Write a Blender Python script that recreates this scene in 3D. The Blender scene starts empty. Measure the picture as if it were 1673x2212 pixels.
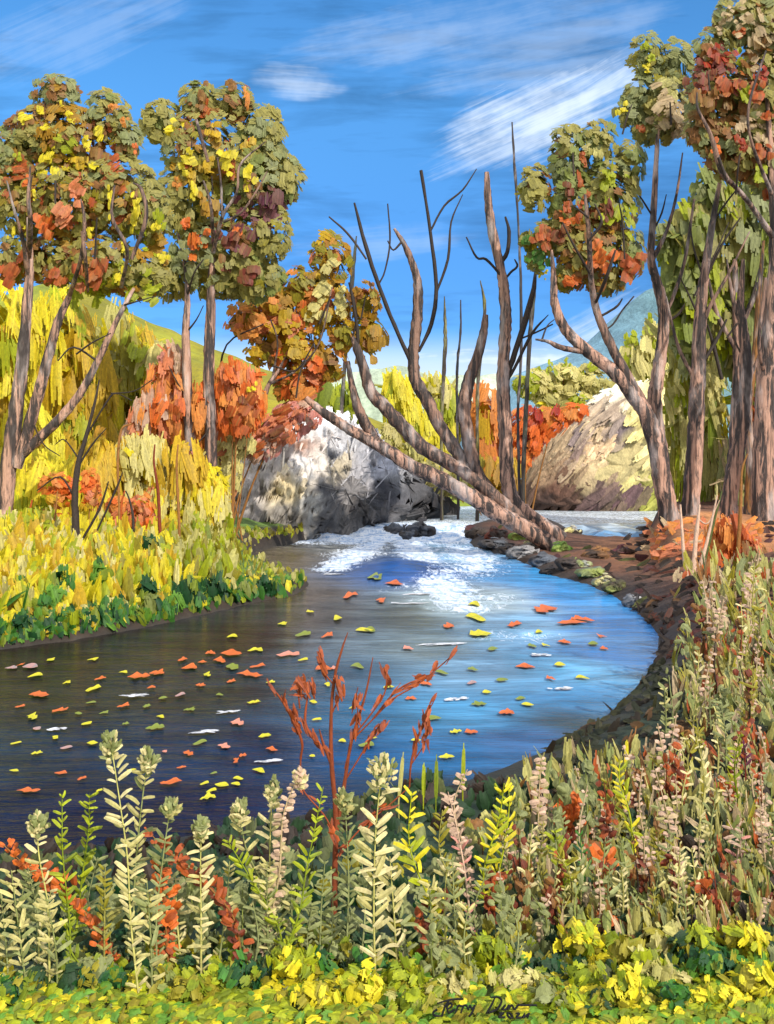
import bpy, math, random
import numpy as np
from mathutils import Vector
rng = np.random.default_rng(7)
random.seed(7)
scene = bpy.context.scene
col = scene.collection
R = math.radians

# ------------------------------------------------------------------ camera
F, CX, HY, H = 2125.0, 836.5, 1020.0, 3.0        # focal length and horizon in units of a 1673 x 2212 picture; eye height in metres
cam_data = bpy.data.cameras.new('camera')
cam_data.sensor_fit = 'VERTICAL'
cam_data.sensor_height = 24.0
cam_data.lens = 24.0 * F / 2212.0
cam_data.shift_y = -(1106.0 - HY) / 2212.0
cam_data.clip_start = 0.1
cam_data.clip_end = 3000
cam = bpy.data.objects.new('camera', cam_data)
cam.location = (0, 0, H)
cam.rotation_euler = (R(90), 0, 0)
col.objects.link(cam)
scene.camera = cam

# ------------------------------------------------------------------ light
SUN = Vector((0.46, -0.69, 0.62)).normalized()
sun_data = bpy.data.lights.new('sun', 'SUN')
sun_data.energy = 3.0
sun_data.angle = R(0.8)
sun_data.color = (1.0, 0.95, 0.86)
sun = bpy.data.objects.new('sun', sun_data)
sun.rotation_euler = SUN.to_track_quat('Z', 'Y').to_euler()
col.objects.link(sun)

vs = scene.view_settings
vs.view_transform = 'Standard'
vs.look = 'None'
vs.exposure = 0.55
vs.gamma = 1.0
scene.cycles.max_bounces = 5
scene.cycles.diffuse_bounces = 2
scene.cycles.glossy_bounces = 2
scene.cycles.transmission_bounces = 2


class NT:
    """small node-tree writer"""
    def __init__(self, tree):
        self.t = tree
        self.n = tree.nodes
        self.n.clear()

    def new(self, kind, **kw):
        nd = self.n.new(kind)
        for k, v in kw.items():
            setattr(nd, k, v)
        return nd

    def link(self, a, b):
        self.t.links.new(a, b)

    def put(self, sock, v):
        if isinstance(v, bpy.types.NodeSocket):
            self.link(v, sock)
        elif v is not None:
            sock.default_value = v

    def math(self, op, a, b=None, c=None, clamp=False):
        nd = self.new('ShaderNodeMath', operation=op, use_clamp=clamp)
        self.put(nd.inputs[0], a)
        if b is not None:
            self.put(nd.inputs[1], b)
        if c is not None:
            self.put(nd.inputs[2], c)
        return nd.outputs[0]

    def mix(self, fac, a, b, mode='MIX'):
        nd = self.new('ShaderNodeMix', data_type='RGBA', blend_type=mode)
        self.put(nd.inputs[0], fac)
        self.put(nd.inputs[6], a if isinstance(a, bpy.types.NodeSocket) else (*a, 1))
        self.put(nd.inputs[7], b if isinstance(b, bpy.types.NodeSocket) else (*b, 1))
        return nd.outputs[2]

    def noise(self, vec, scale, detail=3, rough=0.55, dist=0.0):
        nd = self.new('ShaderNodeTexNoise')
        self.put(nd.inputs['Vector'], vec)
        nd.inputs['Scale'].default_value = scale
        nd.inputs['Detail'].default_value = detail
        nd.inputs['Roughness'].default_value = rough
        nd.inputs['Distortion'].default_value = dist
        return nd.outputs['Fac']

    def mapping(self, vec, scale=(1, 1, 1), rot=(0, 0, 0), loc=(0, 0, 0)):
        nd = self.new('ShaderNodeMapping')
        self.put(nd.inputs['Vector'], vec)
        nd.inputs['Scale'].default_value = scale
        nd.inputs['Rotation'].default_value = rot
        nd.inputs['Location'].default_value = loc
        return nd.outputs[0]

    def ramp(self, fac, lo, hi):
        nd = self.new('ShaderNodeMapRange', interpolation_type='SMOOTHSTEP')
        self.put(nd.inputs[0], fac)
        nd.inputs[1].default_value = lo
        nd.inputs[2].default_value = hi
        return nd.outputs[0]


def px_dir(px, py):
    return (px - CX) / F, (HY - py) / F


# ------------------------------------------------------------------ sky
world = bpy.data.worlds.new('World')
scene.world = world
world.use_nodes = True
nt = NT(world.node_tree)
tc = nt.new('ShaderNodeTexCoord')
sky = nt.new('ShaderNodeTexSky', sky_type='NISHITA')
sky.sun_disc = False
sky.sun_elevation = math.asin(SUN.z)
sky.sun_rotation = math.atan2(SUN.x, SUN.y)
sky.air_density = 1.0
sky.dust_density = 0.4
sky.ozone_density = 3.0
sep = nt.new('ShaderNodeSeparateXYZ')
nt.link(tc.outputs['Generated'], sep.inputs[0])
yy = nt.math('MAXIMUM', nt.math('ABSOLUTE', sep.outputs['Y']), 0.25)
u = nt.math('DIVIDE', sep.outputs['X'], yy)
v = nt.math('DIVIDE', sep.outputs['Z'], yy)
uv = nt.new('ShaderNodeCombineXYZ')
nt.link(u, uv.inputs[0])
nt.link(v, uv.inputs[1])
uv = uv.outputs[0]
# the blue of the air, deepened
hs = nt.new('ShaderNodeHueSaturation')
hs.inputs['Hue'].default_value = 0.5
hs.inputs['Saturation'].default_value = 1.18
hs.inputs['Value'].default_value = 1.0
nt.link(sky.outputs[0], hs.inputs['Color'])
base = nt.mix(1.0, hs.outputs[0], (0.68, 1.04, 1.12), 'MULTIPLY')
SKYK = 1.0
# broad soft streaks of thinner and thicker blue
warp = nt.noise(uv, 2.2, 2)
st1 = nt.noise(nt.mapping(uv, (4.5, 17, 1), (0, 0, R(-20))), 1.0, 5, 0.62, 1.2)
st2 = nt.noise(nt.mapping(uv, (7, 70, 1), (0, 0, R(-27))), 1.0, 4, 0.6, 0.3)
st3 = nt.noise(nt.mapping(uv, (3.2, 4.5, 1)), 1.3, 3, 0.5, 0.2)
lit = nt.math('ADD', nt.math('MULTIPLY', nt.ramp(st1, 0.3, 0.75), 0.26), nt.math('MULTIPLY', nt.ramp(st2, 0.3, 0.7), 0.22))
lit = nt.math('ADD', lit, nt.math('MULTIPLY', nt.ramp(st3, 0.3, 0.7), 0.46))
lit = nt.math('ADD', lit, 0.50)
base = nt.mix(1.0, base, nt.mix(nt.ramp(v, 0.42, 0.14), (0.80, 0.80, 0.84), (0.40, 0.46, 0.64)), 'MULTIPLY')
base = nt.mix(1.0, base, nt.mix(lit, (0.0, 0.0, 0.0), (1.0, 1.0, 1.0)), 'MULTIPLY')


def cloud(px, py, ang, a, b, amp, fine=70.0, soft=1.0):
    """one wisp: an ellipse of streaks in the direction of the given bearing"""
    cu, cv = px_dir(px, py)
    m = nt.mapping(uv, (1, 1, 1), (0, 0, 0), (-cu, -cv, 0))
    m = nt.mapping(m, (1, 1, 1), (0, 0, R(-ang)))
    bend = nt.noise(m, 5.0, 2)
    s = nt.new('ShaderNodeSeparateXYZ')
    nt.link(m, s.inputs[0])
    xx = nt.math('DIVIDE', s.outputs[0], a / F)
    yv = nt.math('DIVIDE', nt.math('ADD', s.outputs[1], nt.math('MULTIPLY', nt.math('SUBTRACT', bend, 0.5), 0.5 * b / F)), b / F)
    r2 = nt.math('ADD', nt.math('MULTIPLY', xx, xx), nt.math('MULTIPLY', yv, yv))
    body = nt.math('SUBTRACT', 1.0, r2, clamp=True)
    streak = nt.noise(nt.mapping(m, (3.0, fine, 1)), 1.0, 6, 0.7, 0.3)
    lump_ = nt.noise(m, 14.0, 4, 0.6)
    k = nt.math('ADD', nt.math('MULTIPLY', nt.math('SUBTRACT', streak, 0.5), 1.9), nt.math('MULTIPLY', nt.math('SUBTRACT', lump_, 0.5), 1.3))
    k = nt.ramp(nt.math('ADD', nt.math('MULTIPLY', body, 0.85), k), 0.22, 1.15)
    return nt.math('MULTIPLY', nt.math('MULTIPLY', k, nt.ramp(body, 0.0, 0.35)), amp)


wisps = [
    cloud(1160, 245, 25, 310, 110, 0.85, 70),
    cloud(1100, 310, 24, 230, 50, 0.6, 110),
    cloud(1290, 180, 33, 150, 60, 0.7, 90),
    cloud(640, 172, -4, 130, 50, 0.45, 50),
    cloud(850, 75, 12, 340, 80, 0.22, 40),
    cloud(1150, 70, 14, 400, 120, 0.20, 40),
    cloud(1130, 150, 12, 360, 60, 0.22, 70),
    cloud(150, 70, 24, 380, 110, 0.16, 80),
    cloud(820, 520, 6, 240, 50, 0.20, 50),
    cloud(1080, 770, 2, 420, 40, 0.95, 45),
    cloud(1280, 715, 28, 210, 60, 0.6, 70),
    cloud(690, 800, -6, 280, 34, 0.6, 50),
]
tot = wisps[0]
for w_ in wisps[1:]:
    tot = nt.math('MAXIMUM', tot, w_)
low = nt.ramp(v, 0.15, 0.10)     # thin milky air close to the land
tot = nt.math('MAXIMUM', tot, nt.math('MULTIPLY', low, 0.7), clamp=True)
skycol = nt.mix(tot, base, (4.4, 5.0, 5.8))
# unseen white cloud overhead and behind the viewer, added as soft fill light
fill_mask = nt.math('MAXIMUM', nt.ramp(sep.outputs['Z'], 0.52, 0.72), nt.ramp(sep.outputs['Y'], 0.1, -0.25))
bank = nt.noise(tc.outputs['Generated'], 3.0, 5, 0.6)
skycol = nt.mix(nt.math('MULTIPLY', fill_mask, nt.ramp(bank, 0.25, 0.6)), skycol, (7.6, 7.7, 7.8))
bg = nt.new('ShaderNodeBackground')
nt.link(skycol, bg.inputs['Color'])
bg.inputs['Strength'].default_value = 0.15
outw = nt.new('ShaderNodeOutputWorld')
nt.link(bg.outputs[0], outw.inputs['Surface'])

# ------------------------------------------------------------------ helpers


def C(r, g, b, k=0.82):
    """an sRGB paint colour as a linear reflectance"""
    f = lambda c: c / 12.92 if c <= 0.04045 else ((c + 0.055) / 1.055) ** 2.4
    return np.array([f(r / 255) * k, f(g / 255) * k, f(b / 255) * k])


K = dict(
    olive=C(172, 162, 84), olive_dk=C(92, 98, 52), sage=C(156, 160, 104), moss=C(144, 152, 76), grey_green=C(152, 156, 96),
    brown=C(158, 108, 56), rust=C(190, 92, 42), dkred=C(136, 62, 46), maroon=C(128, 72, 76), orange=C(242, 120, 46), orange2=C(240, 154, 70),
    salmon=C(232, 142, 96), pink=C(234, 156, 140), ochre=C(188, 140, 34), gold=C(220, 180, 40), yellow=C(242, 222, 44), lemon=C(240, 226, 60),
    lime=C(180, 188, 34), limedk=C(136, 150, 34), green=C(72, 128, 44), dkgreen=C(38, 84, 42), bottle=C(46, 74, 42), fresh=C(112, 160, 52),
    khaki=C(230, 216, 134), khaki2=C(204, 194, 112), cream=C(238, 220, 158), cream2=C(214, 200, 128), tan=C(208, 180, 138), peach=C(224, 186, 158),
    bark=C(206, 160, 136), dark=C(66, 56, 50), mud=C(62, 48, 38), white=C(236, 236, 240), black=C(26, 24, 26), grey=C(150, 148, 148),
    red=C(176, 52, 30), brick=C(132, 60, 36), plum=C(96, 36, 58), olive_y=C(162, 150, 40), teal=C(104, 142, 150), slate=C(88, 92, 100))


def P(px, py, d):
    return np.array([(px - CX) / F * d, d, H + (HY - py) / F * d])


def G(px, py, z=0.0):
    d = (H - z) * F / (py - HY)
    return np.array([(px - CX) / F * d, d, z])


def unit(a):
    a = np.asarray(a, float)
    return a / np.maximum(np.linalg.norm(a, axis=-1, keepdims=True), 1e-9)


def vnoise(x, y, s=1.0, seed=0, octv=3):
    """value noise, vectorised"""
    x = np.asarray(x, float) / s
    y = np.asarray(y, float) / s
    out = 0
    amp = 1.0
    tot_ = 0
    for o in range(octv):
        xi, yi = np.floor(x).astype(np.int64), np.floor(y).astype(np.int64)
        fx, fy = x - xi, y - yi
        fx, fy = fx * fx * (3 - 2 * fx), fy * fy * (3 - 2 * fy)

        def hsh(a, b):
            n = (a * 374761393 + b * 668265263 + (seed + o * 17) * 982451653) & 0x7fffffff
            n = ((n ^ (n >> 13)) * 1274126177) & 0x7fffffff
            return ((n ^ (n >> 16)) & 0xffff) / 65535.0
        val = (hsh(xi, yi) * (1 - fx) + hsh(xi + 1, yi) * fx) * (1 - fy) + (hsh(xi, yi + 1) * (1 - fx) + hsh(xi + 1, yi + 1) * fx) * fy
        out = out + (val - 0.5) * amp
        tot_ += amp
        amp *= 0.5
        x, y = x * 2.03 + 11.3, y * 2.03 + 7.7
    return out / tot_ * 2


class MB:
    """collects pieces with a colour per vertex and links them as one mesh object"""
    def __init__(self):
        self.v, self.f, self.c, self.n = [], [], [], 0

    def add(self, v, f, c):
        v = np.asarray(v, float).reshape(-1, 3)
        f = np.asarray(f, np.int64).reshape(-1, 4)
        c = np.asarray(c, float)
        if c.ndim == 1:
            c = np.tile(c, (len(v), 1))
        self.v.append(v)
        self.f.append(f + self.n)
        self.c.append(c)
        self.n += len(v)

    def build(self, name, m, parent=None, smooth=True, loc=None):
        me = bpy.data.meshes.new(name)
        v = np.concatenate(self.v)
        f = np.concatenate(self.f)
        c = np.concatenate(self.c)
        off = np.array(parent.location) if parent is not None else (np.array(loc) if loc is not None else np.zeros(3))
        v = v - off
        me.vertices.add(len(v))
        me.vertices.foreach_set('co', v.astype(np.float32).ravel())
        # a repeated last index means a triangle
        tri = f[:, 2] == f[:, 3]
        sizes = np.where(tri, 3, 4)
        keep = np.ones(f.shape, bool)
        keep[tri, 3] = False
        loops = f[keep]
        starts = np.concatenate([[0], np.cumsum(sizes)[:-1]])
        me.loops.add(len(loops))
        me.loops.foreach_set('vertex_index', loops.astype(np.int32))
        me.polygons.add(len(f))
        me.polygons.foreach_set('loop_start', starts.astype(np.int32))
        me.polygons.foreach_set('loop_total', sizes.astype(np.int32))
        me.polygons.foreach_set('use_smooth', np.full(len(f), smooth))
        at = me.color_attributes.new('Col', 'FLOAT_COLOR', 'POINT')
        at.data.foreach_set('color', np.concatenate([np.clip(c, 0, 1), np.ones((len(c), 1))], 1).astype(np.float32).ravel())
        me.update(calc_edges=True)
        me.validate()
        me.materials.append(m)
        o = bpy.data.objects.new(name, me)
        col.objects.link(o)
        if parent is not None:
            o.parent = parent
        elif loc is not None:
            o.location = loc
        return o


def tag(o, label=None, cat=None, group=None, kind=None):
    if label:
        o['label'] = label
    if cat:
        o['category'] = cat
    if group:
        o['group'] = group
    if kind:
        o['kind'] = kind
    return o


def empty(name, loc, label, cat, group=None):
    o = bpy.data.objects.new(name, None)
    o.empty_display_size = 0.2
    o.location = [float(a) for a in loc]
    col.objects.link(o)
    return tag(o, label, cat, group)


def dabs(mb, pos, nrm, tan, L, W, c1, c2=None, S=4, RW=3, curl=0.18, rag=0.22, shade=0.14, point=0.5, taper=0.35):
    """N leafy dabs: each a small curved patch of S lengthwise strips with uneven ends"""
    pos = np.asarray(pos, float)
    N = len(pos)
    if N == 0:
        return
    nrm = unit(nrm)
    tan = np.asarray(tan, float)
    tan = unit(tan - (tan * nrm).sum(1, keepdims=True) * nrm)
    bit = np.cross(nrm, tan)
    L = np.broadcast_to(np.asarray(L, float), (N,))
    W = np.broadcast_to(np.asarray(W, float), (N,))
    c1 = np.broadcast_to(np.asarray(c1, float), (N, 3))
    c2 = c1 if c2 is None else np.broadcast_to(np.asarray(c2, float), (N, 3))
    s = np.arange(S)
    mid = (s + 0.5) / S * 2 - 1
    env = np.sqrt(np.clip(1 - point * mid ** 2, 0.05, 1))
    l0 = -0.5 * env[None] * (1 - rag * rng.random((N, S)))
    l1 = 0.5 * env[None] * (1 - rag * rng.random((N, S)))
    zo = (rng.random((N, S)) - 0.5) * 0.06
    if rag > 0.5:
        l0 = l0 + (rng.random((N, S)) - 0.5) * 0.22
        l1 = l1 + (rng.random((N, S)) - 0.5) * 0.22
    t = np.linspace(0, 1, RW)
    a0 = s / S * 2 - 1
    a1 = (s + 1.06) / S * 2 - 1
    A = np.stack([a0, a1], -1)[None, :, None, :] * 0.5                         # 1,S,1,2
    tl = (l0[..., None] + (l1 - l0)[..., None] * t)                            # N,S,R
    tape = (1 - taper * np.abs(t * 2 - 1) ** 2)[None, None, :, None]
    X = np.broadcast_to(A * tape, (N, S, RW, 2)) * W[:, None, None, None]
    Y = np.broadcast_to(tl[..., None], (N, S, RW, 2)) * L[:, None, None, None]
    cu = curl * (0.4 + 1.2 * rng.random(N))[:, None, None, None]
    Z = -cu * (tl[..., None] * 2) ** 2 * L[:, None, None, None] * 0.5 - cu * (A * 2) ** 2 * W[:, None, None, None] * 0.5 + (zo * W[:, None])[:, :, None, None]
    V = (pos[:, None, None, None] + X[..., None] * bit[:, None, None, None] + Y[..., None] * tan[:, None, None, None] + Z[..., None] * nrm[:, None, None, None])
    V = V.reshape(-1, 3)
    base = (np.arange(N * S) * RW * 2).reshape(-1, 1)
    q = []
    for r in range(RW - 1):
        q.append(np.concatenate([base + 2 * r, base + 2 * r + 1, base + 2 * r + 3, base + 2 * r + 2], 1))
    Fq = np.concatenate(q)
    mixf = np.clip(rng.random((N, S)) * 1.3 - 0.3, 0, 1)[..., None]
    cc = c1[:, None] * (1 - mixf) + c2[:, None] * mixf
    cc = cc * (1 + shade * (rng.random((N, S, 1)) * 2 - 1))
    cc = np.broadcast_to(cc[:, :, None, None, :], (N, S, RW, 2, 3)).reshape(-1, 3)
    mb.add(V, Fq, cc)


def smooth_path(pts, n=6):
    p = np.asarray(pts, float)
    if len(p) < 3:
        t = np.linspace(0, 1, n + 1)[:, None]
        return p[0] * (1 - t) + p[-1] * t
    q = np.vstack([2 * p[0] - p[1], p, 2 * p[-1] - p[-2]])
    out = []
    for i in range(1, len(q) - 2):
        for t in np.linspace(0, 1, n, endpoint=False):
            a, b, c, d = q[i - 1], q[i], q[i + 1], q[i + 2]
            out.append(0.5 * ((2 * b) + (-a + c) * t + (2 * a - 5 * b + 4 * c - d) * t * t + (-a + 3 * b - 3 * c + d) * t ** 3))
    out.append(q[-2])
    return np.array(out)


def tube(mb, pts, colr, sides=9, n=6, rough=0.12, shade=0.1):
    """pts: rows of x, y, z, radius"""
    p = smooth_path(pts, n)
    X, rad = p[:, :3], np.maximum(p[:, 3], 0.002)
    T = unit(np.gradient(X, axis=0))
    ref = np.array([0.0, 1.0, 0.0])
    B = unit(np.cross(T, ref))
    Nn = np.cross(B, T)
    M = len(X)
    a = np.linspace(0, 2 * np.pi, sides, endpoint=False)
    wob = 1 + rough * (rng.random((M, sides)) * 2 - 1)
    ring = X[:, None] + (np.cos(a)[None, :, None] * B[:, None] + np.sin(a)[None, :, None] * Nn[:, None]) * (rad[:, None] * wob)[..., None]
    V = ring.reshape(-1, 3)
    i = np.arange(M - 1)[:, None] * sides
    j = np.arange(sides)[None]
    jn = (j + 1) % sides
    Fq = np.stack([i + j, i + jn, i + sides + jn, i + sides + j], -1).reshape(-1, 4)
    cl = np.tile(np.asarray(colr, float), (len(V), 1)) * (1 + shade * (rng.random((len(V), 1)) * 2 - 1))
    mb.add(V, Fq, cl)
    # close both ends
    for base, cpt in ((0, X[0]), ((M - 1) * sides, X[-1])):
        vv = np.vstack([V[base:base + sides], cpt])
        k = np.arange(sides)
        fq = np.stack([k, (k + 1) % sides, np.full(sides, sides), np.full(sides, sides)], -1)
        mb.add(vv, fq, np.asarray(colr, float))


def pxpath(pl, d, ddep=0.0):
    """picture-plane polyline (x, y, width[, extra depth]) at depth d to a world tube path"""
    out = []
    for k, q in enumerate(pl):
        dd = d + (q[3] if len(q) > 3 else 0.0) + ddep * k
        out.append([*P(q[0], q[1], dd), 0.5 * q[2] / F * dd])
    return out


# ------------------------------------------------------------------ materials
def new_mat(name):
    m = bpy.data.materials.new(name)
    m.use_nodes = True
    t = NT(m.node_tree)
    out = t.new('ShaderNodeOutputMaterial')
    b = t.new('ShaderNodeBsdfPrincipled')
    t.link(b.outputs[0], out.inputs[0])
    at = t.new('ShaderNodeAttribute', attribute_name='Col')
    tcn = t.new('ShaderNodeTexCoord')
    return m, t, b, at.outputs['Color'], tcn.outputs['Object']


def bump(t, b, h, strength, dist):
    bn = t.new('ShaderNodeBump')
    bn.inputs['Strength'].default_value = strength
    bn.inputs['Distance'].default_value = dist
    t.put(bn.inputs['Height'], h)
    t.link(bn.outputs[0], b.inputs['Normal'])


def scale_col(t, c, fac, lo, hi):
    return t.mix(1.0, c, t.mix(fac, (lo, lo, lo), (hi, hi, hi)), 'MULTIPLY')


def leaf_mat(name, rough=0.5, sc=14.0, spec=0.3, thin=0.0):
    m, t, b, c, oc = new_mat(name)
    n1 = t.noise(t.mapping(oc, (1, 1, 0.45)), sc, 4, 0.65)
    n2 = t.noise(oc, sc * 5, 2)
    c = scale_col(t, c, t.ramp(n1, 0.25, 0.75), 0.72, 1.22)
    t.put(b.inputs['Base Color'], c)
    b.inputs['Roughness'].default_value = rough
    b.inputs['Specular IOR Level'].default_value = spec
    bump(t, b, n2, 0.35, 0.01)
    if thin:
        tr = t.new('ShaderNodeBsdfTranslucent')
        t.put(tr.inputs['Color'], c)
        mx = t.new('ShaderNodeMixShader')
        mx.inputs[0].default_value = thin
        t.link(b.outputs[0], mx.inputs[1])
        t.link(tr.outputs[0], mx.inputs[2])
        out = next(n for n in t.n if n.type == 'OUTPUT_MATERIAL')
        t.link(mx.outputs[0], out.inputs[0])
    return m


def bark_mat(name, sc=5.0):
    m, t, b, c, oc = new_mat(name)
    st = t.noise(t.mapping(oc, (1, 1, 0.10)), sc, 5, 0.7, 0.6)
    bl = t.noise(t.mapping(oc, (1, 1, 0.35)), sc * 0.35, 3, 0.6)
    fine = t.noise(t.mapping(oc, (1, 1, 0.2)), sc * 4, 3, 0.6)
    dk = t.ramp(st, 0.44, 0.60)
    c1 = t.mix(dk, (0.055, 0.042, 0.038), c)
    pale = t.math('MULTIPLY', t.ramp(bl, 0.50, 0.68), 0.42)
    c1 = t.mix(pale, c1, (0.72, 0.60, 0.55))
    c1 = scale_col(t, c1, fine, 0.7, 1.25)
    t.put(b.inputs['Base Color'], c1)
    b.inputs['Roughness'].default_value = 0.7
    b.inputs['Specular IOR Level'].default_value = 0.25
    bump(t, b, t.math('ADD', st, t.math('MULTIPLY', fine, 0.4)), 1.0, 0.09)
    return m


def rock_mat(name):
    m, t, b, c, oc = new_mat(name)
    n1 = t.noise(oc, 1.6, 6, 0.65, 0.4)
    n2 = t.noise(t.mapping(oc, (1, 1, 0.4)), 7.0, 4, 0.65)
    c = scale_col(t, c, t.ramp(n1, 0.3, 0.7), 0.82, 1.3)
    c = scale_col(t, c, t.ramp(n2, 0.3, 0.7), 0.85, 1.2)
    t.put(b.inputs['Base Color'], c)
    b.inputs['Roughness'].default_value = 0.75
    bump(t, b, t.math('ADD', n1, t.math('MULTIPLY', n2, 0.5)), 0.8, 0.12)
    return m


def ground_mat(name):
    m, t, b, c, oc = new_mat(name)
    n1 = t.noise(oc, 0.9, 6, 0.65, 0.5)
    n2 = t.noise(t.mapping(oc, (1.0, 0.4, 1)), 9.0, 4, 0.7)
    c = scale_col(t, c, t.ramp(n1, 0.3, 0.7), 0.65, 1.3)
    c = scale_col(t, c, t.ramp(n2, 0.3, 0.7), 0.75, 1.2)
    t.put(b.inputs['Base Color'], c)
    b.inputs['Roughness'].default_value = 0.85
    bump(t, b, t.math('ADD', n1, t.math('MULTIPLY', n2, 0.6)), 0.7, 0.08)
    return m


def hill_mat(name, rot):
    m, t, b, c, oc = new_mat(name)
    n1 = t.noise(t.mapping(oc, (0.3, 0.05, 0.02), (0, rot, 0)), 1.0, 5, 0.7, 0.3)
    n2 = t.noise(oc, 0.04, 4)
    n3 = t.noise(oc, 0.5, 4, 0.7)
    c = scale_col(t, c, t.ramp(n1, 0.3, 0.7), 0.8, 1.2)
    c = scale_col(t, c, t.ramp(n2, 0.3, 0.7), 0.8, 1.2)
    c = scale_col(t, c, t.ramp(n3, 0.3, 0.7), 0.85, 1.15)
    t.put(b.inputs['Base Color'], c)
    b.inputs['Roughness'].default_value = 0.9
    bump(t, b, n3, 0.6, 1.5)
    return m


def water_mat(name):
    m, t, b, c, oc = new_mat(name)
    fo = t.new('ShaderNodeAttribute', attribute_name='Foam').outputs['Fac']
    big = t.noise(t.mapping(oc, (0.4, 1.0, 1), (0, 0, R(20))), 0.9, 5, 0.62, 1.6)
    st = t.noise(t.mapping(oc, (0.7, 3.2, 1), (0, 0, R(10))), 1.6, 5, 0.65, 0.6)
    fst = t.noise(t.mapping(oc, (2.2, 0.6, 1), (0, 0, R(24))), 2.2, 6, 0.75, 1.2)
    c = scale_col(t, c, t.ramp(big, 0.3, 0.7), 0.62, 1.4)
    k = t.ramp(t.math('ADD', fo, t.math('MULTIPLY', t.math('SUBTRACT', fst, 0.5), 1.9)), 0.42, 0.86)
    k = t.math('MULTIPLY', k, t.ramp(fo, 0.02, 0.15))
    c = t.mix(k, c, t.mix(t.ramp(t.math('ADD', t.math('MULTIPLY', st, 0.5), t.math('MULTIPLY', fst, 0.5)), 0.40, 0.56), (0.20, 0.36, 0.62), (0.76, 0.80, 0.86)))
    t.put(b.inputs['Base Color'], c)
    t.put(b.inputs['Roughness'], t.math('ADD', 0.16, t.math('MULTIPLY', k, 0.5)))
    b.inputs['IOR'].default_value = 1.33
    b.inputs['Specular IOR Level'].default_value = 0.15
    rip = t.noise(t.mapping(oc, (0.55, 2.6, 1), (0, 0, R(8))), 2.6, 4, 0.6, 0.3)
    bump(t, b, t.math('ADD', rip, t.math('MULTIPLY', t.math('MULTIPLY', k, fst), 1.5)), 0.30, 0.10)
    return m


M_LEAF = leaf_mat('leaf', thin=0.42)
M_LEAFN = leaf_mat('near_leaf', 0.5, 40.0, thin=0.22)
M_PETAL = leaf_mat('fallen_leaf', 0.42, 60.0, 0.4)
M_BARK = bark_mat('bark')
M_TWIG = leaf_mat('twig', 0.7, 30.0, 0.2)
M_ROCK = rock_mat('rock')
M_GROUND = ground_mat('soil')
M_HILL = hill_mat('hill_cover', R(20))
M_MOUNT = hill_mat('mountain_cover', R(-35))
M_WATER = water_mat('water')
M_GLINT = leaf_mat('glint', 0.5, 30.0, 0.3)
M_INK = leaf_mat('dark_ink', 0.6, 30.0, 0.2)

# ------------------------------------------------------------------ the shore line
shore_px = [(-420, 1470, 0), (-150, 1425, 0), (0, 1404, 0), (150, 1384, 0), (300, 1358, 0), (450, 1325, 0), (560, 1300, 0), (640, 1283, 0), (668, 1262, 0), (640, 1252, 0),
            (600, 1240, 0), (545, 1212, 0), (545, 1192, 0), (620, 1176, 0), (720, 1150, 0.1), (765, 1118, 0.4), (800, 1102, 0.45), (900, 1094, 0.45), (1010, 1090, 0.45),
            (1180, 1091, 0.45), (1430, 1097, 0.45), (1520, 1106, 0.45), (1440, 1130, 0.45), (1405, 1142, 0.45), (1335, 1149, 0.45), (1240, 1140, 0.45), (1180, 1124, 0.45),
            (1110, 1122, 0.45), (1050, 1140, 0.2), (1005, 1156, 0), (1025, 1180, 0), (1060, 1190, 0), (1130, 1215, 0), (1200, 1245, 0), (1270, 1262, 0), (1330, 1290, 0), (1390, 1330, 0),
            (1424, 1372, 0), (1418, 1430, 0), (1370, 1490, 0), (1300, 1555, 0), (1170, 1625, 0), (1000, 1690, 0), (850, 1722, 0), (500, 1790, 0), (250, 1828, 0),
            (0, 1862, 0), (-420, 1900, 0)]
shore = np.array([G(*q)[:2] for q in shore_px])


def signed_dist(x, y):
    """distance to the shore, negative on the water"""
    x, y = np.asarray(x, float), np.asarray(y, float)
    best = np.full(x.shape, 1e9)
    inside = np.zeros(x.shape, bool)
    n = len(shore)
    for i in range(n):
        a, b = shore[i], shore[(i + 1) % n]
        ex, ey = b - a
        t = np.clip(((x - a[0]) * ex + (y - a[1]) * ey) / (ex * ex + ey * ey), 0, 1)
        best = np.minimum(best, (x - a[0] - t * ex) ** 2 + (y - a[1] - t * ey) ** 2)
        cond = (a[1] > y) != (b[1] > y)
        xi = (b[0] - a[0]) * (y - a[1]) / (b[1] - a[1] + 1e-12) + a[0]
        inside ^= cond & (x < xi)
    d = np.sqrt(best)
    return np.where(inside, -d, d)


def sstep(t):
    t = np.clip(t, 0, 1)
    return t * t * (3 - 2 * t)


def water_z(x, y):
    return 0.45 * sstep((np.asarray(y, float) - 42.0) / 7.0)


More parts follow.
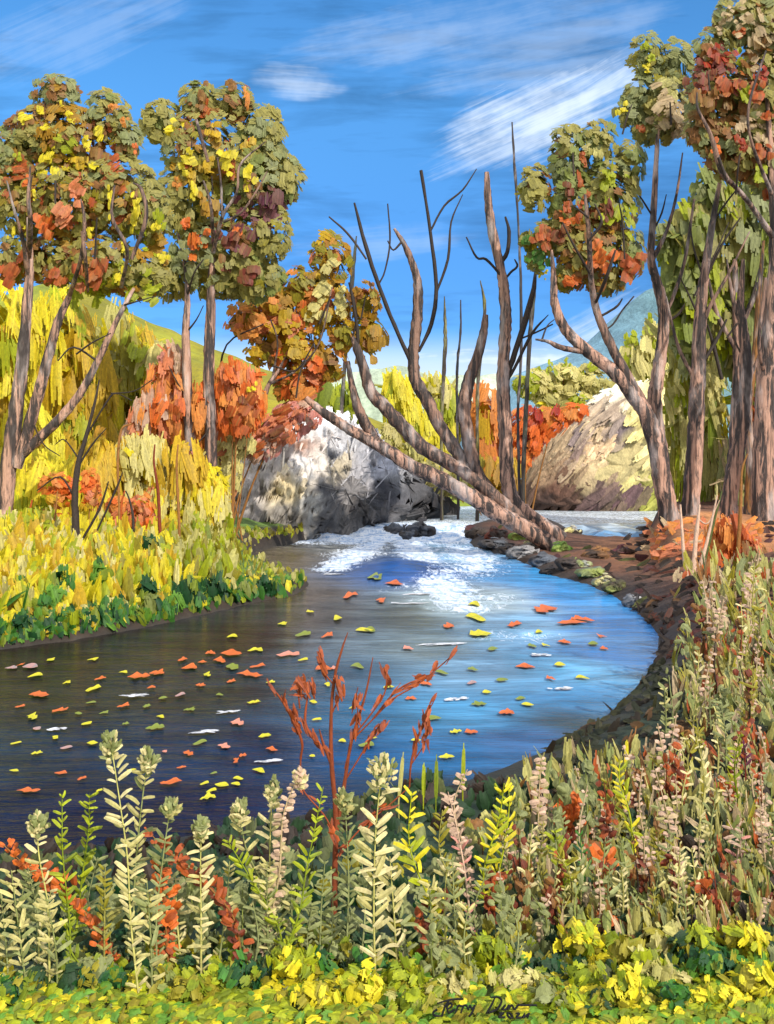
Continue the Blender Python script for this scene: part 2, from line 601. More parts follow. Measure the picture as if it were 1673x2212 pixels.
def terrain(x, y):
    x, y = np.asarray(x, float), np.asarray(y, float)
    sd = signed_dist(x, y)
    wz = water_z(x, y)
    o = np.maximum(sd, 0)
    left = sstep((3.0 - x + (y - 40) * 0.05) / 5.0) * sstep((y - 13) / 4)
    front = sstep((14 - y) / 4) * sstep((7 - x) / 5)
    right = (1 - left) * (1 - front)
    bank = 0.42 * (1 - np.exp(-o / 0.45))
    zl = bank + 0.10 * np.maximum(o - 1.0, 0) + 6.0 * np.exp(-((x + 24) / 12) ** 2 - ((y - 46) / 17) ** 2)
    zf = 0.10 * (1 - np.exp(-o / 0.5)) + 0.085 * o
    zr = 0.30 * (1 - np.exp(-o / 0.5)) + 0.30 * np.minimum(o, 4.5) * sstep((24 - y) / 5 + 0.35) + 0.02 * o
    zr = zr + 1.15 * sstep((x - 0.258 * y) / 1.1) * sstep((y - 23) / 6) * sstep((56 - y) / 12)
    zz = left * zl + front * zf + right * zr
    z = np.where(sd > 0, wz + zz, wz - 0.8 * (1 - np.exp(sd / 0.8)))
    z = z + np.where(sd > 0.3, 0.10, 0.0) * vnoise(x, y, 1.4, 3) * np.minimum(o, 1.5)
    far = sstep((y - 75) / 60)
    return z * (1 - far) + far * (0.9 + 0.6 * vnoise(x, y, 40, 5))


tgx, tgy = np.linspace(-16, 16, 321), np.linspace(3, 83, 801)
tgz = terrain(*np.meshgrid(tgx, tgy))


def terrain_q(x, y):
    """terrain height read from a fine table"""
    fx, fy = np.clip((np.asarray(x) + 16) / 0.1, 0, 319.99), np.clip((np.asarray(y) - 3) / 0.1, 0, 799.99)
    i, j = fx.astype(int), fy.astype(int)
    a, b = fx - i, fy - j
    return (tgz[j, i] * (1 - a) + tgz[j, i + 1] * a) * (1 - b) + (tgz[j + 1, i] * (1 - a) + tgz[j + 1, i + 1] * a) * b


def on_ground(px, py, dmin=3.6, dmax=140):
    """where the line of sight through a picture point meets the ground"""
    d = np.geomspace(dmin, dmax, 500)
    x = (px - CX) / F * d
    z = H + (HY - py) / F * d
    below = z <= terrain_q(x, d)
    k = int(np.argmax(below)) if below.any() else len(d) - 1
    return np.array([x[k], d[k], float(terrain_q(x[k], d[k]))])


def ground_colour(x, y):
    sd = signed_dist(x, y)
    o = np.maximum(sd, 0)
    n = vnoise(x, y, 2.0, 9)
    left = sstep((3.0 - x + (y - 40) * 0.05) / 5.0) * sstep((y - 13) / 4)
    front = sstep((14 - y) / 4) * sstep((7 - x) / 5)
    right = (1 - left) * (1 - front)

    def lerp(a, b, t):
        return a * (1 - t[..., None]) + b * t[..., None]
    one = np.ones(x.shape + (1,))
    cl = lerp(one * C(60, 46, 34), one * C(92, 118, 40), sstep((o + 0.2 * n - 0.35) / 0.5))
    cl = lerp(cl, one * C(196, 180, 50), sstep((o + 0.8 * n - 2.0) / 2.5))
    cf = lerp(one * C(40, 40, 30), one * C(38, 58, 36), sstep((o - 0.2) / 0.8))
    cf = lerp(cf, one * C(150, 164, 30), sstep((5.1 + 0.3 * n - y) / 0.5))
    cr = lerp(one * C(58, 46, 40), one * C(102, 64, 44), sstep((o + n * 0.6 - 0.4) / 1.2))
    cr = lerp(cr, one * C(206, 140, 84), np.exp(-((x - 10.0) / 1.9) ** 2 - ((y - 31) / 4.5) ** 2) ** 0.6)
    cr = lerp(cr, one * C(48, 50, 34), sstep((15 - y) / 4))
    c = cl * left[..., None] + cf * front[..., None] + cr * right[..., None]
    far = sstep((y - 62) / 25)
    c = lerp(c, one * C(166, 164, 84), far)
    return lerp(c, one * C(60, 54, 46), np.where(sd < 0, 1.0, 0.0))


def grid_mesh(name, xs, ys, zf, cf, m):
    X, Y = np.meshgrid(xs, ys)
    Z = zf(X, Y)
    mb = MB()
    V = np.stack([X, Y, Z], -1).reshape(-1, 3)
    nx, ny = len(xs), len(ys)
    i = np.arange(ny - 1)[:, None] * nx + np.arange(nx - 1)[None]
    Fq = np.stack([i, i + 1, i + nx + 1, i + nx], -1).reshape(-1, 4)
    mb.add(V, Fq, cf(X, Y).reshape(-1, 3))
    return mb.build(name, m)


xs = np.unique(np.concatenate([np.linspace(-12, 14, 210), -12 - np.geomspace(0.2, 500, 45), 14 + np.geomspace(0.2, 500, 45)]))
ys = np.unique(np.concatenate([np.linspace(-30, 2, 12), np.linspace(2.2, 22, 170), np.linspace(22.2, 80, 190), np.geomspace(80.5, 1200, 40)]))
g = grid_mesh('ground', xs, ys, terrain, ground_colour, M_GROUND)
tag(g, 'leaf strewn river banks and valley floor under the plants', 'ground', kind='structure')

# ------------------------------------------------------------------ water
W_ANCH = [  # picture point, water colour with sky and bank reflections painted in
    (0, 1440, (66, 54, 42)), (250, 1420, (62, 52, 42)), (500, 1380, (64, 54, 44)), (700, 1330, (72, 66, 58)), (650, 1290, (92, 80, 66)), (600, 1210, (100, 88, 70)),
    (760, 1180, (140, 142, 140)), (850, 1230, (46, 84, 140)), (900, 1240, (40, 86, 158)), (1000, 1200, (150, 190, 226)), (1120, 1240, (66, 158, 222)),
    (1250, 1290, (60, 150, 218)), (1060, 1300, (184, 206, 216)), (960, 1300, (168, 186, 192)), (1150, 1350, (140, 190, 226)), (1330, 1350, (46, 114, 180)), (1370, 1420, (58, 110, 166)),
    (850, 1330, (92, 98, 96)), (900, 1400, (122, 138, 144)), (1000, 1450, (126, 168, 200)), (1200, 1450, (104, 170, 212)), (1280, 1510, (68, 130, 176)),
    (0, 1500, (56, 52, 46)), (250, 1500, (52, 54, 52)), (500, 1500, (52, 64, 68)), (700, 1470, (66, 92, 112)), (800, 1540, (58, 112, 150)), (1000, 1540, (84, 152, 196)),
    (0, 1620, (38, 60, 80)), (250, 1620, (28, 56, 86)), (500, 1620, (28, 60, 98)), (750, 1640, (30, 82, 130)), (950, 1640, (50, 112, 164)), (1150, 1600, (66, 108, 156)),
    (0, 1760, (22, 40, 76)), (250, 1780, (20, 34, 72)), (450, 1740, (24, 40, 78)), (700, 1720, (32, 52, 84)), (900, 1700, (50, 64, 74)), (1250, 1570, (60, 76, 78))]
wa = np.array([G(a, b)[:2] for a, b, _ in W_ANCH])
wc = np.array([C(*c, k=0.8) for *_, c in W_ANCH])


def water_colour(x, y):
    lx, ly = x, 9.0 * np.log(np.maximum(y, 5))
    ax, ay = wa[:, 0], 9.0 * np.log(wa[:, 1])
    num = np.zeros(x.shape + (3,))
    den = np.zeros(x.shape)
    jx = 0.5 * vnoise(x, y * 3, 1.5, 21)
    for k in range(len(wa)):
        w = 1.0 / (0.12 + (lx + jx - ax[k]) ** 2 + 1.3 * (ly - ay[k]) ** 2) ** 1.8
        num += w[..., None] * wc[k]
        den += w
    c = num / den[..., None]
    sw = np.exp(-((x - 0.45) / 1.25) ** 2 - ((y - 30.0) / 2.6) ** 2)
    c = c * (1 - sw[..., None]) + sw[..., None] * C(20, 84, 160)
    dk_ = sstep((1.2 - x - 0.10 * (y - 8)) / 3.0) * sstep((29 - y) / 4)  # left water darkened further, the bank's dark reflection put into the colour
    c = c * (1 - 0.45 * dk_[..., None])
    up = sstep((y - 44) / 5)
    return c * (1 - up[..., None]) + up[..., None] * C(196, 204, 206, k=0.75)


def foam_amount(x, y):
    f = 1.15 * np.exp(-((y - 45.5) / 5.0) ** 2) * sstep((8 - np.abs(x - 1.0)) / 3)
    f = np.maximum(f, 0.95 * np.exp(-((x - 3.0 + (y - 34) * 0.02) / 1.1) ** 2 - ((y - 36) / 6.5) ** 2))
    f = np.maximum(f, 0.85 * np.exp(-((x + 1.4 - (y - 34) * 0.12) / 1.4) ** 2 - ((y - 37) / 4.5) ** 2))
    f = np.maximum(f, 0.66 * np.exp(-((x - 2.0) / 1.7) ** 2 - ((y - 23.5) / 1.6) ** 2))
    f = np.maximum(f, 0.5 * np.exp(-((x - 2.2) / 1.3) ** 2 - ((y - 18) / 1.0) ** 2))
    f = np.maximum(f, 0.80 * np.exp(-((x - 2.4 - 0.16 * (y - 30)) / 1.5) ** 2 - ((y - 31) / 5.0) ** 2))
    f = np.maximum(f, 0.62 * np.exp(-((x - 1.2 - 0.5 * (y - 27)) / 1.1) ** 2 - ((y - 27) / 3.0) ** 2))
    def along(a, b, wd):
        p0, p1 = G(*a)[:2], G(*b)[:2]
        e = p1 - p0
        t = np.clip(((x - p0[0]) * e[0] + (y - p0[1]) * e[1]) / (e @ e), 0, 1)
        return np.exp(-((x - p0[0] - t * e[0]) ** 2 + 0.35 * (y - p0[1] - t * e[1]) ** 2) / wd ** 2)
    f = np.maximum(f, 1.0 * along((725, 1228), (830, 1160), 0.9))
    f = np.maximum(f, 1.05 * along((880, 1170), (965, 1275), 0.95))
    f = np.maximum(f, 0.95 * along((760, 1170), (960, 1150), 1.3))
    f = np.maximum(f, 0.8 * along((960, 1275), (1010, 1310), 0.9))
    f = f * (1 - 0.85 * np.exp(-((x - 0.5) / 1.3) ** 2 - ((y - 30.5) / 3.0) ** 2))
    f = np.maximum(f, 0.55 * sstep((y - 47) / 3))
    return f


wx = np.linspace(-12, 22, 260)
wy = np.concatenate([np.linspace(6.5, 20, 150), np.linspace(20.1, 52, 220), np.linspace(52.3, 82, 50)])


def wzf(X, Y):
    ch = np.exp(-((Y - 45.5) / 3.5) ** 2)
    return water_z(X, Y) + 0.015 * vnoise(X, Y * 2.2, 0.7, 31) + ch * 0.30 * vnoise(X, Y, 0.9, 33) + 0.22 * np.exp(-((X - 0.45) / 1.2) ** 2 - ((Y - 30.5) / 2.2) ** 2) + 0.10 * np.exp(-((Y - 38) / 6) ** 2) * vnoise(X * 1.6, Y * 0.7, 0.8, 35)


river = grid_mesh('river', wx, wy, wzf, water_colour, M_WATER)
fa = river.data.attributes.new('Foam', 'FLOAT', 'POINT')
XX, YY = np.meshgrid(wx, wy)
fa.data.foreach_set('value', foam_amount(XX, YY).astype(np.float32).ravel())
tag(river, 'dark and blue river water with white rapids below the boulder', 'river', kind='structure')


# ------------------------------------------------------------------ hills
def ridge_hill(name, ridge, d, thick, cfun, m, label):
    rx = np.array([q[0] for q in ridge], float)
    ry = np.array([q[1] for q in ridge], float)
    xs_ = np.linspace((rx[0] - CX) / F * d, (rx[-1] - CX) / F * d, 220)
    ys_ = np.linspace(d - thick, d + thick, 50)

    def zf(X, Y):
        top = H + (HY - np.interp(X / d * F + CX, rx, ry)) / F * d
        t = np.abs(Y - d) / thick
        prof = 0.5 + 0.5 * np.cos(np.pi * np.clip(t, 0, 1) ** 0.85)
        return -1.0 + (top + 1) * prof + 0.012 * d * vnoise(X, Y, d * 0.06, 41) * prof
    o = grid_mesh(name, xs_, ys_, zf, cfun, m)
    return tag(o, label, 'hill', kind='structure')


def const_mix(ca, cb, s, seed):
    def f(X, Y):
        t = sstep(vnoise(X, Y, s, seed) * 0.9 + 0.5)
        return ca * (1 - t[..., None]) + cb * t[..., None]
    return f


ridge_hill('hill', [(-900, 760), (-300, 680), (0, 640), (110, 612), (200, 632), (300, 688), (400, 733), (480, 765), (560, 800), (640, 828), (700, 856), (790, 900), (900, 955), (1000, 1010)],
           105, 50, const_mix(C(146, 132, 22), C(132, 146, 36), 14, 51), M_HILL, 'olive yellow hillside rising behind the left trees')


def mount_col(X, Y):
    t = sstep((X - 45) / 55)
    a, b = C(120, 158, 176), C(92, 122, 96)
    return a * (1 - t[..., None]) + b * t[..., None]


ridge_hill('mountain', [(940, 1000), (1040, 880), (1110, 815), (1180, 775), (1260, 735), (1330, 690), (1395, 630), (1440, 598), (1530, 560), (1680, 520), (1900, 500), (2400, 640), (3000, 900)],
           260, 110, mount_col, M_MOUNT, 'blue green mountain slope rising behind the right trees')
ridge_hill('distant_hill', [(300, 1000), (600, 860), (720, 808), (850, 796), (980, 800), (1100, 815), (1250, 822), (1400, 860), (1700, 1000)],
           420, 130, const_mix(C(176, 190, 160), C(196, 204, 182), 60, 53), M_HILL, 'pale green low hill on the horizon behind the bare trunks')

# ------------------------------------------------------------------ foliage masses
SUNV = np.array(SUN)


def pick(pal, n):
    w = np.array([p[0] for p in pal], float)
    idx = rng.choice(len(pal), n, p=w / w.sum())
    cs = np.array([K[p[1]] for p in pal])
    return cs[idx]


def blob_geo(blobs, d, depthf):
    cs = np.array([P(b[0], b[1], d + (b[4] if len(b) > 4 else 0)) for b in blobs])
    rs = np.array([[b[2] / F * d, depthf * 0.5 * (b[2] + b[3]) / F * d, b[3] / F * d] for b in blobs])
    return cs, rs


def foliage(mb, blobs, d, pal, size=(44, 30), cover=3.2, depthf=0.8, orient='any', zones=(), jit=0.24, bias=1.0, S=6, clump=0.75, curl=0.08, inner=0.76, rag=0.62, k=0.5):
    """leaf dabs spread through a set of ellipsoids; zones (x, y, r, palette) recolour a neighbourhood"""
    cs, rs = blob_geo(blobs, d, depthf)
    size = (size[0] * (k if orient != 'up' else 0.9), size[1] * (k if orient != 'up' else 0.62))
    cover *= 1.3
    Lw, Ww = size[0] / F * d, size[1] / F * d
    for k, bl in enumerate(blobs):
        m0 = max(4, int(1.6 * 3.14 * bl[2] * bl[3] / (size[0] * size[1] * 2.2)))       # the dense inside of the clump
        nv = unit(rng.normal(size=(m0, 3)))
        cin = pick(pal, m0)
        dabs(mb, cs[k] + nv * rs[k] * (0.45 + 0.22 * rng.random((m0, 1))), nv + 0.2 * rng.normal(size=(m0, 3)) + 0.5 * SUNV, rng.normal(size=(m0, 3)) * 0.4 + np.array([0, 0, 1.0]), Lw * 1.9, Ww * 1.9, cin, cin * 0.9, S=4, curl=0.2, rag=0.4)
        n = max(6, int(cover * 3.14 * bl[2] * bl[3] / (size[0] * size[1] * 0.75)))
        nv = unit(rng.normal(size=(n, 3)))
        f = inner + (1 - inner) * rng.random((n, 1)) ** 0.6
        pos = cs[k] + nv * rs[k] * f
        nrm = unit(nv / rs[k] * rs[k].min()) + jit * rng.normal(size=(n, 3)) + bias * (0.6 * SUNV + np.array([0.0, -0.45, 0.05]))
        if orient == 'up':
            nrm = 0.6 * unit(nv / rs[k] * rs[k].min()) + np.array([0.25, -1.0, 0.25]) + 0.5 * jit * rng.normal(size=(n, 3))
            tan = np.array([0, 0, 1.0]) + 0.13 * rng.normal(size=(n, 3))
        elif orient == 'slant':
            tan = np.array([0.5, 0, 1.0]) + 0.25 * rng.normal(size=(n, 3))
        elif orient == 'flat':
            tan = np.array([1.0, 0, 0.1]) + 0.35 * rng.normal(size=(n, 3))
        else:
            tan = rng.normal(size=(n, 3)) + np.array([0, 0, 0.8])
        c = pick(pal, n)
        nc = 5
        cc = cs[k] + unit(rng.normal(size=(nc, 3))) * rs[k] * 0.8
        near = np.argmin(((pos[:, None] - cc[None]) ** 2).sum(-1), 1)
        c = np.where(rng.random((n, 1)) < clump, pick(pal, nc)[near], c)
        px = pos[:, 0] / pos[:, 1] * F + CX
        py = HY - (pos[:, 2] - H) / pos[:, 1] * F
        for zx, zy, zr, zp in zones:
            hit = ((px - zx) ** 2 + (py - zy) ** 2 < (zr * (0.7 + 0.6 * rng.random(n))) ** 2) & (rng.random(n) < 0.85)
            c[hit] = pick(zp, hit.sum())
        c2 = np.where(rng.random((n, 1)) < 0.5, pick(pal, n), c)
        sc = 0.65 + 0.7 * rng.random(n)
        dabs(mb, pos, nrm, tan, Lw * sc, Ww * sc * (0.8 + 0.4 * rng.random(n)), c, 0.65 * c + 0.35 * c2, S=S, curl=curl, rag=rag, point=0.32, taper=0.12, shade=0.18)


def accents(mb, blobs, d, depthf, items):
    """single bright leaf sprays on the sunny face of a crown: (x, y, length, width, colour, lean)"""
    cs, rs = blob_geo(blobs, d, depthf)
    for it in items:
        px, py, L, W, cname = it[:5]
        lean = it[5] if len(it) > 5 else 0.0
        front = d
        q = P(px, py, d)
        for c, r in zip(cs, rs):
            e = 1 - ((q[0] - c[0]) / r[0]) ** 2 - ((q[2] - c[2]) / r[2]) ** 2
            if e > 0:
                front = min(front, c[1] - r[1] * math.sqrt(e))
        front -= 0.10
        q = P(px, py, front)
        n = 7
        off = rng.normal(size=(n, 3)) * np.array([0.34 * W, 0.10 * W, 0.30 * L]) / F * d
        off[0] = 0
        front -= 0.02
        cn = K[cname]
        dabs(mb, q + off, np.array([0.15, -1, 0.25]) + 0.25 * rng.normal(size=(n, 3)), np.array([math.sin(R(lean)), 0, math.cos(R(lean))]) + 0.12 * rng.normal(size=(n, 3)),
             np.array([0.75, .6, .55, .5, .5, .4, .4]) * L / F * d, np.array([0.7, .6, .5, .5, .45, .45, .4]) * W / F * d, cn * (0.85 + 0.3 * rng.random((n, 1))), cn * 0.75 + 0.25 * K['olive'], S=5, RW=4, curl=0.10, rag=0.4, point=0.3, taper=0.12, shade=0.2)


def tree(name, label, d, base, stems, limbs=(), twigs=(), crown=None, cat='tree', group=None, barkc='bark', twigc='dark', lift=0.0):
    """stems, limbs, twigs: polylines (x, y, width[, depth offset]); crown: dict for foliage()"""
    b = P(base[0], base[1], d)
    b[2] = float(terrain(b[0], b[1])) - 0.05
    root = empty(name, b, label, cat, group)
    for k, s in enumerate(stems):
        mb = MB()
        pts = pxpath(s, d)
        g0 = pts[0]
        zg = float(terrain(g0[0], g0[1]))
        if k == 0 and g0[2] > zg - 0.1:
            pts.insert(0, [g0[0] - 0.15 * (pts[1][0] - g0[0]), g0[1], zg - 0.25, g0[3] * 1.2])
        tube(mb, pts, K[barkc], 10, 7)
        mb.build('trunk', M_BARK, root)
    for s in limbs:
        mb = MB()
        tube(mb, pxpath(s, d), 0.55 * K[barkc] + 0.45 * K[twigc], 8, 6)
        mb.build('limb', M_BARK, root)
    if len(twigs):
        for s in twigs:
            mb = MB()
            tube(mb, pxpath(s, d), K[twigc] * (0.8 + 0.5 * random.random()), 6, 4)
            mb.build('twig', M_TWIG, root)
    if crown:
        cr = dict(crown)
        bl = cr.pop('blobs')
        cd = d + cr.pop('back', 0.0)
        ac = cr.pop('accents', ())
        mb = MB()
        foliage(mb, bl, cd, cr.pop('pal'), **cr)
        accents(mb, bl, cd, cr.get('depthf', 0.8), ac)
        mb.build('crown', M_LEAF, root)
    return root


def auto_twigs(x0, y0, n, spread, length, w=4.0, up=1.0, dz=-0.8):
    out = []
    for k in range(n):
        a = R(-spread + 2 * spread * (k + random.random() * 0.6) / n)
        x1, y1 = x0 + math.sin(a) * length * 0.5, y0 - math.cos(a) * length * 0.5 * up
        a2 = a + R(random.uniform(-22, 22))
        x2, y2 = x1 + math.sin(a2) * length * 0.5, y1 - math.cos(a2) * length * 0.5 * up
        out.append([(x0, y0, w, 0), (x1, y1, w * 0.75, dz * 0.6), (x2, y2, w * 0.3, dz)])
    return out


# ---- the pair of tall trees on the left bank
A_BL = [(120, 205, 52, 48), (75, 290, 62, 62), (150, 300, 80, 75), (232, 250, 50, 58), (275, 300, 34, 44), (30, 330, 46, 60), (45, 430, 72, 80), (150, 430, 100, 90), (255, 420, 92, 90),
        (325, 460, 48, 70), (36, 560, 60, 52), (120, 560, 68, 58), (215, 570, 86, 66), (300, 590, 66, 58)]
brn = [(3, 'brown'), (1, 'rust'), (4, 'olive'), (2, 'olive_y'), (1, 'ochre')]
yel = [(3, 'yellow'), (2, 'ochre'), (1, 'lime')]
tree('autumn_tree', 'tall left tree with yellow flecked olive and brown crown and leaning forked trunks', 26.0, (12, 1245),
     stems=[[(6, 1248, 40), (12, 1073, 36), (30, 923, 32), (50, 773, 27), (60, 648, 21), (65, 573, 16), (62, 470, 9)],
            [(36, 1010, 26), (75, 883, 26), (100, 788, 22), (125, 698, 18), (150, 640, 13)],
            [(28, 1000, 22), (100, 933, 22), (165, 863, 18), (210, 783, 15), (250, 698, 12), (290, 622, 7)]],
     limbs=[[(62, 600, 12), (50, 520, 9, -0.5), (30, 450, 6, -0.9), (15, 390, 3, -1)], [(63, 560, 12), (66, 480, 11, -1.0), (62, 430, 9, -1.2), (66, 360, 3, -1)],
            [(150, 640, 10), (175, 560, 9, -1.0), (183, 480, 8, -1.3), (175, 430, 3, -1.3)], [(190, 630, 6), (185, 560, 9, -1.1), (178, 500, 7, -1.2)],
            [(262, 620, 8), (275, 540, 8, -1.1), (243, 470, 7, -1.2), (248, 400, 4, -1)], [(285, 560, 8, -0.8), (316, 470, 9, -1.0), (306, 410, 8, -1.0), (288, 395, 3, -1)]],
     twigs=[[(215, 783, 5), (160, 750, 4, -.3), (125, 780, 3, -.4)], [(165, 765, 4, -.3), (200, 740, 4, -.4), (240, 720, 2, -.4)], [(265, 660, 5), (300, 650, 3, -.3), (335, 640, 2, -.3)],
            [(70, 910, 4), (95, 960, 3, -.3), (130, 985, 2, -.3)], [(120, 390, 5, -1.2), (120, 440, 4, -1.2)], [(60, 440, 5, -1.2), (70, 380, 3, -1.1)], [(210, 470, 4, -1.4), (205, 560, 5, -1.2)]],
     crown=dict(blobs=A_BL, back=0.5, pal=[(4, 'olive'), (2, 'sage'), (1, 'moss'), (1, 'brown'), (.6, 'ochre')], size=(46, 32), cover=3.6,
                zones=[(150, 330, 60, yel + [(2, 'olive'), (2, 'brown')]), (215, 300, 45, brn), (60, 420, 60, brn), (160, 440, 80, brn), (250, 440, 70, brn), (130, 560, 60, brn), (35, 570, 45, brn),
                       (215, 570, 60, brn), (300, 570, 60, [(2, 'olive'), (2, 'olive_y'), (1, 'lime')]), (330, 540, 40, [(1, 'ochre'), (1, 'olive_y')]), (200, 630, 50, [(1, 'lime'), (1, 'olive_y')])],
                accents=[(50, 255, 34, 22, 'yellow', 60), (88, 240, 24, 16, 'yellow'), (135, 235, 26, 14, 'yellow'), (100, 275, 22, 16, 'yellow', 40), (40, 340, 26, 14, 'lime'), (105, 335, 40, 22, 'yellow', 10),
                         (215, 285, 40, 16, 'yellow', 25), (190, 310, 34, 16, 'yellow', 10), (172, 355, 34, 30, 'gold'), (205, 340, 60, 44, 'brown'), (245, 230, 20, 16, 'orange2', -30), (265, 260, 22, 16, 'orange2'),
                         (290, 315, 18, 12, 'orange'), (45, 365, 50, 34, 'rust', 60), (55, 392, 20, 14, 'orange'), (95, 480, 52, 38, 'orange', 20), (130, 455, 60, 40, 'salmon', 40), (165, 410, 50, 40, 'salmon', 10),
                         (118, 590, 46, 30, 'rust', 20), (25, 585, 60, 44, 'rust', 30), (200, 590, 70, 46, 'rust', 15), (240, 360, 60, 36, 'rust', 40), (192, 500, 26, 12, 'yellow'), (240, 430, 40, 14, 'yellow', 5),
                         (295, 445, 54, 18, 'yellow', 5), (290, 480, 36, 16, 'yellow', 0), (270, 530, 24, 12, 'yellow', 20), (260, 600, 36, 14, 'yellow', 15), (345, 470, 40, 18, 'lime', 0), (340, 490, 30, 20, 'yellow', 30),
                         (335, 535, 60, 44, 'ochre', 55), (350, 555, 24, 20, 'yellow', 0), (160, 640, 50, 26, 'lime', -15), (215, 640, 46, 26, 'lime', 10), (330, 625, 50, 24, 'lime', 60), (280, 640, 50, 26, 'lime', 20),
                         (75, 420, 20, 10, 'yellow'), (30, 500, 30, 12, 'yellow', 0), (95, 380, 18, 10, 'yellow'), (150, 250, 26, 16, 'yellow', -40), (60, 500, 24, 12, 'yellow', 20), (110, 510, 26, 10, 'yellow', 0)]))
B_BL = [(348, 262, 44, 48), (430, 215, 42, 46), (505, 215, 44, 40), (560, 280, 46, 60), (450, 320, 100, 88), (555, 390, 80, 90), (410, 430, 74, 90), (622, 385, 34, 52), (585, 300, 34, 66),
        (560, 500, 76, 86), (470, 560, 104, 86), (545, 600, 72, 50), (370, 590, 46, 56)]
tree('autumn_tree', 'left middle tree with twin straight trunks and square topped olive green crown', 33.4, (432, 968),
     stems=[[(456, 966, 27), (452, 873, 26), (452, 773, 24), (455, 673, 21), (459, 573, 15), (462, 500, 9)], [(413, 974, 24), (407, 873, 22), (402, 723, 18), (405, 648, 13), (400, 570, 9), (385, 505, 5)]],
     limbs=[[(461, 545, 10, -.4), (480, 470, 8, -1.2), (512, 415, 6, -1.6), (520, 355, 5, -1.6), (575, 305, 2, -1.6)], [(462, 520, 9, -.4), (455, 440, 7, -1.3), (440, 390, 4, -1.6)],
            [(484, 480, 6, -1.2), (520, 460, 5, -1.5), (550, 420, 4, -1.6), (578, 370, 2, -1.6)], [(480, 470, 5, -1.3), (478, 400, 5, -1.6), (470, 340, 4, -1.7)],
            [(450, 350, 7, -1.7), (436, 300, 8, -1.7), (424, 258, 6, -1.6)]],
     twigs=[[(405, 640, 5), (420, 590, 4, -.6), (440, 560, 3, -.7)], [(460, 420, 3, -1.6), (458, 380, 3, -1.7)], [(415, 305, 3, -1.6), (414, 320, 3, -1.6)], [(402, 720, 5), (425, 690, 3, -.2), (440, 660, 2, -.3)],
            [(430, 955, 4, -.3), (450, 930, 4, -.2), (460, 900, 3)], [(405, 860, 4), (380, 820, 3, -.2), (365, 790, 2, -.2)]],
     crown=dict(blobs=B_BL, back=0.6, pal=[(6, 'olive'), (3, 'sage'), (2, 'moss'), (1, 'olive_y')], size=(50, 38), cover=3.6,
                zones=[(440, 270, 60, [(2, 'brown'), (3, 'olive'), (1, 'rust')]), (510, 230, 50, [(2, 'brown'), (2, 'olive')]), (560, 450, 60, [(2, 'maroon'), (3, 'olive')]), (500, 510, 50, [(2, 'brown'), (1, 'maroon'), (2, 'olive')]),
                       (450, 360, 70, [(2, 'olive'), (1, 'ochre'), (1, 'olive_y')])],
                accents=[(375, 280, 44, 40, 'yellow', 60), (468, 288, 34, 28, 'gold'), (405, 345, 40, 34, 'yellow', 70), (405, 355, 24, 20, 'rust', 60), (415, 385, 46, 24, 'gold'), (448, 355, 36, 26, 'gold'), (490, 340, 50, 34, 'yellow', 20),
                         (498, 358, 44, 24, 'rust', 10), (537, 375, 46, 28, 'yellow', 15), (536, 315, 40, 26, 'gold'), (540, 310, 28, 16, 'orange'), (535, 405, 34, 24, 'brown'), (438, 212, 40, 24, 'brown', 5), (447, 240, 44, 14, 'rust', 12),
                         (535, 215, 50, 12, 'orange2', 5), (500, 190, 24, 20, 'brown'), (580, 450, 70, 50, 'maroon', 10), (580, 430, 50, 20, 'plum', 15), (515, 500, 34, 26, 'orange', 0), (500, 520, 60, 40, 'dkred', 20), (535, 590, 40, 50, 'dkred', 0),
                         (400, 480, 30, 20, 'orange'), (425, 520, 60, 34, 'orange', 5), (445, 450, 60, 34, 'ochre'), (385, 400, 24, 14, 'orange2'), (620, 390, 60, 40, 'olive', 0), (420, 405, 36, 16, 'yellow', 5)]))

